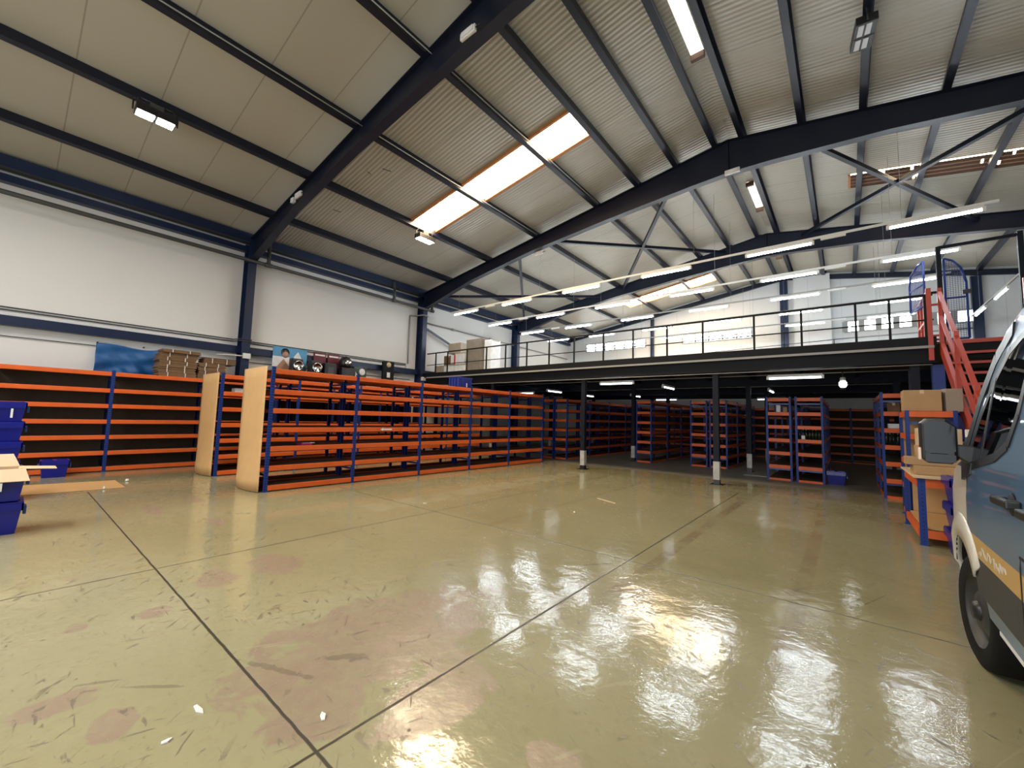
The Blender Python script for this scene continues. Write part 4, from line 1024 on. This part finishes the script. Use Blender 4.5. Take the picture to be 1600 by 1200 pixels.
# blue goods in the shade behind the stairs
for i, (x, z) in enumerate(((1.9, 0), (1.9, .62), (1.9, 1.24))):
    t = thing('wrapped_pallet', 'shiny blue film wrapped load under the stairs, %s layer' % ('bottom', 'middle', 'top')[i], 'wrapped goods', (2.2, 12.6, z), 0, 'blue wrapped loads', kind='thing')
    MB().box(-.7, .7, -.5, .5, .02, .6).build('film', M['tote'], t, .05); MB().box(-.72, .72, -.52, .52, 0, .03).build('slip_sheet', M['card'], t)
# litter on the floor
for i, (x, y, s_, l) in enumerate(((-2.55, .72, .045, 'white scrap on the floor, nearer of two left of the crossed joints'), (-2.42, .57, .02, 'tiny white scrap beside the larger one near the crossed joints'), (-2.05, 1.1, .03, 'white scrap on the worn floor patch'), (-2.35, .1, .035, 'white scrap on the floor closest to the camera'),
                               (-3.45, 5.9, .05, 'white scrap on the floor before the long shelving'), (-5.6, 4.6, .03, 'white scrap by the slab joint'))):
    o = MB().add([(-s_, -.012, 0.001), (s_ * .2, -.014, .001), (s_, .006, .001), (s_ * .2, .012, .001), (-s_, .002, .001), (-s_, -.012, .006), (s_ * .2, -.014, .009), (s_, .006, .007), (s_ * .2, .012, .005), (-s_, .002, .007)],
                [(4, 3, 2, 1, 0), (5, 6, 7, 8, 9), (0, 1, 6, 5), (1, 2, 7, 6), (2, 3, 8, 7), (3, 4, 9, 8), (4, 0, 5, 9)]).build('paper_scrap', M['paper'])
    o.location = (x, y, 0); o.rotation_euler.z = i * 1.3
    tag(o, l, 'litter')
t = tag(MB().box(-.25, .25, -.015, .015, 0.0005, .008).build('wood_strip', M['cream']), 'thin pale strip lying on the floor before the mezzanine', 'litter'); t.location = (-3.5, 7.15, 0); t.rotation_euler.z = -.4
t = tag(MB().box(-.35, .35, -.06, .06, 0.0005, .004).build('paper_sheet', M['paper']), 'pale paper strip on the dark floor by the double shelving', 'litter'); t.location = (-2.05, 13.9, 0); t.rotation_euler.z = .15
# ------------------------------------------------------------------ van
XC = 1.57
VAN = thing('van', 'steel blue and white panel van with a gold side stripe', 'van', (XC, 0, 0), kind='thing')
SEC = [(.90, .42), (.968, .44), (.975, .545), (.998, .56), (1.0, .765), (1.0, .88), (.997, 1.08), (.985, 1.26), (.955, 1.45), (.915, 1.7), (.872, 1.95), (.825, 2.15), (.74, 2.33), (.56, 2.43), (.3, 2.47), (0, 2.48)]
def hw(z):
    for (a, z0), (b_, z1) in zip(SEC[:-1], SEC[1:]):
        if z0 <= z <= z1: return a + (b_ - a) * (z - z0) / (z1 - z0)
    return SEC[0][0]
def interp(t, T):
    if t <= T[0][0]: return T[0][1]
    for (a, u), (b_, v) in zip(T[:-1], T[1:]):
        if a <= t <= b_: return u + (v - u) * (t - a) / (b_ - a)
    return T[-1][1]
TOPZ = [(-1.0, 2.40), (-.9, 2.46), (2.7, 2.5), (3.0, 2.44), (3.35, 2.3), (3.65, 2.08), (3.9, 1.72), (4.16, 1.30), (4.3, 1.22), (4.7, 1.1), (4.95, .96), (5.08, .78)]
PLAN = [(-1.0, .95), (-.9, .985), (-.7, 1), (4.2, 1), (4.4, .985), (4.6, .95), (4.8, .89), (4.98, .80), (5.08, .70)]
BOTZ = [(-1, .5), (-.8, .42), (4.6, .42), (5.08, .5)]
ST_ = [-1.0, -.9, -.7, 0, .35, 1.0, 1.9, 2.82, 2.86, 3.1, 3.35, 3.65, 3.86, 4.05, 4.16, 4.3, 4.45, 4.6, 4.8, 4.98, 5.08]
ring = [(-a, z) for a, z in SEC] + [(a, z) for a, z in SEC[-2::-1]]
N = len(ring)
vv = []; ff = []
for y in ST_:
    tp, pl, bt = interp(y, TOPZ), interp(y, PLAN), interp(y, BOTZ)
    for a, z in ring:
        vv.append((a * pl, y, max(min(z, tp + .0006 * (z - tp)), bt + .0006 * z)))
for i in range(len(ST_) - 1):
    for j in range(N):
        k = (j + 1) % N
        ff.append((i * N + j, i * N + k, (i + 1) * N + k, (i + 1) * N + j))
ff.append(tuple(range(N))); ff.append(tuple(range(len(ST_) * N - 1, (len(ST_) - 1) * N - 1, -1)))
bd = MB().add(vv, ff, True)
body = bd.build('body', [M['vanblue'], M['vanwhite'], M['vangold'], M['vandark'], M['seam']], VAN)
# cut the four wheel arches out of the shell
cut = MB()
for y in (4.05, .35):
    for sx in (-1, 1): cut.cyl((sx * 1.2, y, .36), (sx * .62, y, .36), .44, 40)
co = cut.build('cutter', M['seam'])
bpy.context.view_layer.update()
bo = body.modifiers.new('arch', 'BOOLEAN'); bo.object = co; bo.operation = 'DIFFERENCE'; bo.solver = 'EXACT'
co.matrix_world = Matrix.Translation((XC, 0, 0)); bpy.context.view_layer.update()
dg = bpy.context.evaluated_depsgraph_get()
nm = bpy.data.meshes.new_from_object(body.evaluated_get(dg))
body.modifiers.clear(); old = body.data; body.data = nm; bpy.data.meshes.remove(old)
cm = co.data; bpy.data.objects.remove(co); bpy.data.meshes.remove(cm)
for p in body.data.polygons:
    c = p.center; n = p.normal
    inarch = abs(c.x) < .985 and any((c.y - y) ** 2 + (c.z - .36) ** 2 < .447 ** 2 for y in (4.05, .35)) and c.z < .82
    if inarch: mi = 4
    elif c.z < .43: mi = 4
    elif n.y > .3 and 1.25 < c.z < 2.25 and c.y > 3.2: mi = 4
    elif c.y > 3.86 and c.z < 1.28: mi = 1 if c.z > .5 and c.y < 5.0 else 3
    elif abs(n.x) > .5 and .545 < c.z < .765: mi = 3
    elif abs(n.x) > .5 and .765 <= c.z < .885: mi = 2
    else: mi = 0
    p.material_index = mi
    p.use_smooth = not inarch and len(p.vertices) < 8
sm_ = body.modifiers.new('norm', 'EDGE_SPLIT'); sm_.split_angle = math.radians(38)
def side_poly(outline, off=.004, th=.01, side=-1):
    """panel following the flank; outline in (y, z)"""
    m_ = MB(); n_ = len(outline)
    cy = sum(q[0] for q in outline) / n_; cz = sum(q[1] for q in outline) / n_
    vs = []
    for o_ in (off, off - th):
        vs += [(side * (hw(z) + o_), y, z) for y, z in outline] + [(side * (hw(cz) + o_), cy, cz)]
    q = n_ + 1; fs = []
    for i in range(n_):
        k = (i + 1) % n_
        fs += [(i, k, n_), (q + k, q + i, q + n_), (i, q + i, q + k, k)]
    return m_.add(vs, fs)
def strip(path, w, off=.005, th=.012, side=-1):
    m_ = MB()
    for (y0, z0), (y1, z1) in zip(path[:-1], path[1:]):
        d = math.hypot(y1 - y0, z1 - z0); ny, nz = -(z1 - z0) / d * w / 2, (y1 - y0) / d * w / 2
        q = [(y0 + ny, z0 + nz), (y1 + ny, z1 + nz), (y1 - ny, z1 - nz), (y0 - ny, z0 - nz)]
        vs = [(side * (hw(z) + off), y, z) for y, z in q] + [(side * (hw(z) + off - th), y, z) for y, z in q]
        m_.add(vs, [(0, 1, 2, 3), (7, 6, 5, 4), (0, 4, 5, 1), (1, 5, 6, 2), (2, 6, 7, 3), (3, 7, 4, 0)])
    return m_
WO = [(3.80, 1.27), (3.55, 1.315), (3.28, 1.36), (3.10, 1.43), (3.02, 1.58), (2.98, 1.78), (2.99, 1.96), (3.16, 1.99), (3.34, 1.93), (3.55, 1.77), (3.72, 1.56), (3.83, 1.33)]
for s_ in (-1, 1):
    dr = side_poly([(3.84, .78), (3.84, 1.24), (3.78, 1.5), (3.56, 1.86), (3.2, 2.06), (2.9, 2.06), (2.85, 1.5), (2.86, .78)], .001, .004, s_).build('door_outline', M['vanblue'], VAN) if False else None
    fr = strip(WO + WO[:1], .05, .006, .02, s_).build('window_seal', M['black'], VAN)
    cy = sum(q[0] for q in WO) / len(WO); cz = sum(q[1] for q in WO) / len(WO)
    side_poly([(cy + (a - cy) * .96, cz + (z - cz) * .96) for a, z in WO], .005, .01, s_).build('door_window', M['glass'], VAN)
    strip([(3.97, 1.26), (3.93, 1.42), (3.80, 1.70), (3.62, 1.92), (3.42, 2.06)], .10, .004, .03, s_).build('pillar_trim', M['black'], VAN)
    strip([(3.55, 1.30), (3.52, 1.80)], .035, .008, .012, s_).build('window_bar', M['black'], VAN)
    strip([(2.84, .62), (2.835, .9), (2.84, 1.5), (2.86, 2.06)], .012, .003, .01, s_).build('door_seam', M['seam'], VAN)
    strip([(3.845, .78), (3.845, 1.2), (3.8, 1.26)], .01, .003, .01, s_).build('door_seam', M['seam'], VAN)
    strip([(2.84, .95), (1.0, .95)], .012, .003, .01, s_).build('panel_crease', M['seam'], VAN)
    for y0, y1, z in ((2.80, 3.05, 1.175), (2.46, 2.68, 1.165)):
        h_ = MB().obox((s_ * 1.025, y0, z), (s_ * 1.025, y1, z - .005), (0, 0, 1), .03, .04)
        h_.box(min(s_ * .99, s_ * 1.03), max(s_ * .99, s_ * 1.03), y0, y0 + .05, z - .02, z + .02).box(min(s_ * .99, s_ * 1.03), max(s_ * .99, s_ * 1.03), y1 - .05, y1, z - .025, z + .015)
        h_.build('door_handle', M['black'], VAN, .008)
        MB().lathe([(0, 0), (.05, 0), (.055, .004), (0, .006)], (s_ * .996, (y0 + y1) / 2, z - .01), 16, 'X').build('handle_recess', M['seam'], VAN)
    # gold stripe lettering band, illegible script strokes pressed into it
    if s_ < 0:
        rnd = random.Random(4)
        ls = MB()
        y = 3.58
        pts = []
        while y > 3.05:
            pts.append((y, .80 + rnd.uniform(-.012, .045))); y -= .013
        strip(pts, .006, .003, .004, s_).build('script_lettering', M['vanwhite'], VAN)
    # white flare round the front arch
    fl_ = MB(); vs = []; fs = []; n_ = 22
    for i in range(n_ + 1):
        a = math.radians(38 + 147 * i / n_)
        for r_, o_ in ((.436, -.03), (.442, .012), (.52, .016), (.62, -.006)):
            y = 4.05 - r_ * math.cos(a); z = .36 + r_ * math.sin(a)
            vs.append((s_ * (hw(max(z, .5)) * interp(y, PLAN) + o_), y, z))
    for i in range(n_):
        for j in range(3): fs.append((i * 4 + j, i * 4 + j + 1, (i + 1) * 4 + j + 1, (i + 1) * 4 + j))
    fo = fl_.add(vs, fs, True).build('arch_flare', M['vanwhite'], VAN)
    sd = fo.modifiers.new('thick', 'SOLIDIFY'); sd.thickness = .01
    MB().obox((s_ * .955, 3.42, .43), (s_ * .955, .95, .43), (0, 0, 1), .03, .02).build('sill_edge', M['wrap'], VAN)  # white strip paints the reflection along the sill's bottom edge
    # mirror
    mx = s_ * 1.115
    mr = MB()
    w2, h2 = .082, .142
    prof = [(-w2 + .03, -h2), (w2 - .03, -h2), (w2, -h2 + .03), (w2, h2 - .05), (w2 - .05, h2), (-w2 + .03, h2), (-w2, h2 - .03), (-w2, -h2 + .03)]
    mr.prism([(mx - s_ * 0 + (a if s_ < 0 else -a), 1.425 + b_) for a, b_ in prof], 'Y', 3.73, 3.87)
    mo_ = mr.build('mirror_housing', M['black'], VAN, .02)
    k = .84
    MB().prism([(mx + (a if s_ < 0 else -a) * k, 1.425 + .022 + b_ * .72) for a, b_ in prof], 'Y', 3.722, 3.731).build('mirror_glass', M['mirror'], mo_)
    MB().prism([(mx + a * .82, 1.425 - .105 + b_ * .2) for a, b_ in prof], 'Y', 3.722, 3.731).build('blind_spot_glass', M['mirror'], mo_)
    MB().prism([(s_ * 1.04, 1.33), (s_ * 1.04, 1.41), (s_ * .955, 1.40), (s_ * .955, 1.26)][:: 1 if s_ < 0 else -1], 'Y', 3.74, 3.83).build('mirror_arm', M['black'], mo_, .01)
    MB().box(min(mx + s_ * .078, mx + s_ * .096), max(mx + s_ * .078, mx + s_ * .096), 3.76, 3.86, 1.30, 1.38).build('indicator_lens', M['amber'], mo_, .006)
    side_poly([(3.93, 1.18), (3.72, 1.235), (3.72, 1.30), (3.86, 1.36), (3.95, 1.27)], .012, .03, s_).build('mirror_base', M['black'], VAN)
# windscreen, lights, bumper, grille
ws = MB(); vs = []; fs = []; n_ = 12
for i in range(n_ + 1):
    u = -1 + 2 * i / n_
    for y, z, w in ((4.16, 1.32, .93), (3.92, 1.71, .88), (3.68, 2.06, .8), (3.45, 2.25, .72)):
        vs.append((u * w, y + .012 + .0 * (1 - u * u), z + .012))
for i in range(n_):
    for j in range(3): fs.append((i * 4 + j, i * 4 + j + 1, (i + 1) * 4 + j + 1, (i + 1) * 4 + j))
ws.add(vs, fs, True).build('windscreen', M['glass'], VAN)
MB().box(-.72, .72, 5.0, 5.14, .42, .66).build('bumper', M['vandark'], VAN, .03)
MB().box(-.4, .4, 5.06, 5.1, .68, .8).build('grille', M['black'], VAN, .01)
for s_ in (-1, 1):
    MB().box(min(s_ * .48, s_ * .72), max(s_ * .48, s_ * .72), 4.93, 5.02, .72, .92).build('headlamp', M['wrap'], VAN, .03)
    MB().box(min(s_ * .80, s_ * .92), max(s_ * .80, s_ * .92), -1.02, -.97, .9, 1.5).build('tail_lamp', M['redlabel'], VAN, .01)
MB().box(-.006, .006, -1.012, -.99, .55, 2.3).build('rear_door_seam', M['seam'], VAN)
# wheels
for y in (4.05, .35):
    for s_ in (-1, 1):
        w = thing('wheel', 'x', 'wheel', (s_ * .855, y, .345), 0 if y < 1 else (.08 if s_ < 0 else .08)); del w['label']; del w['category']
        w.parent = VAN
        if s_ > 0: w.rotation_euler.z += PI
        MB().lathe([(.22, .10), (.30, .11), (.335, .095), (.345, .06), (.345, -.06), (.335, -.095), (.30, -.11), (.22, -.10)], n=40, axis='X').build('tyre', M['rubber'], w)
        rm = MB().lathe([(.225, -.10), (.215, -.085), (.20, -.05), (.15, -.045), (.11, -.085), (.05, -.09), (0, -.09)], n=32, axis='X').build('rim', M['steel'], w)
        MB().lathe([(0, -.12), (.05, -.118), (.06, -.09)], n=16, axis='X').build('hub_cap', M['black'], rm)
        for i in range(8):
            a = 2 * PI * i / 8
            MB().cyl((-.052, .175 * math.cos(a), .175 * math.sin(a)), (-.044, .175 * math.cos(a), .175 * math.sin(a)), .02, 10).build('rim_hole', M['seam'], rm)

# ------------------------------------------------------------------ light
W = bpy.data.worlds.new('daylight'); S.world = W; W.use_nodes = True
bg = W.node_tree.nodes['Background']; bg.inputs[0].default_value = (.80, .90, 1, 1); bg.inputs[1].default_value = 1.0
def area(name, loc, rot, sx, sy, power, col=(1, 1, 1)):
    l = bpy.data.lights.new(name, 'AREA'); l.shape = 'RECTANGLE'; l.size = sx; l.size_y = sy; l.energy = power; l.color = col
    o = bpy.data.objects.new(name, l); COL.objects.link(o); o.location = loc; o.rotation_euler = rot
    return o
# daylight entering by the open gate behind the camera
area('gate_daylight', (-1.75, YF + .1, 2.5), (PI / 2, 0, 0), 10.4, 4.9, 260, (.93, .97, 1))

# ------------------------------------------------------------------ camera
cam = bpy.data.cameras.new('camera'); cam.sensor_width = 36; cam.sensor_fit = 'HORIZONTAL'
cam.lens = 638.474 / 1600 * 36; cam.clip_start = .05; cam.clip_end = 200
Rcw = Matrix(((.77526577, .63103249, .0275859), (-.03014918, .08059364, -.99629097), (-.63091522, .77155859, .0815066)))
rot = Rcw.transposed() @ Matrix.Diagonal((1, -1, -1))
co = bpy.data.objects.new('camera', cam); COL.objects.link(co)
co.matrix_world = Matrix.Translation((0, 0, 1.5)) @ rot.to_4x4()
S.camera = co
S.view_settings.view_transform = 'Standard'; S.view_settings.look = 'None'; S.view_settings.gamma = 1; S.view_settings.use_curve_mapping = False
S.view_settings.exposure = 0.95
S.cycles.use_denoising = True
S.cycles.max_bounces = 8; S.cycles.diffuse_bounces = 5; S.cycles.glossy_bounces = 4
S.cycles.sample_clamp_indirect = 8
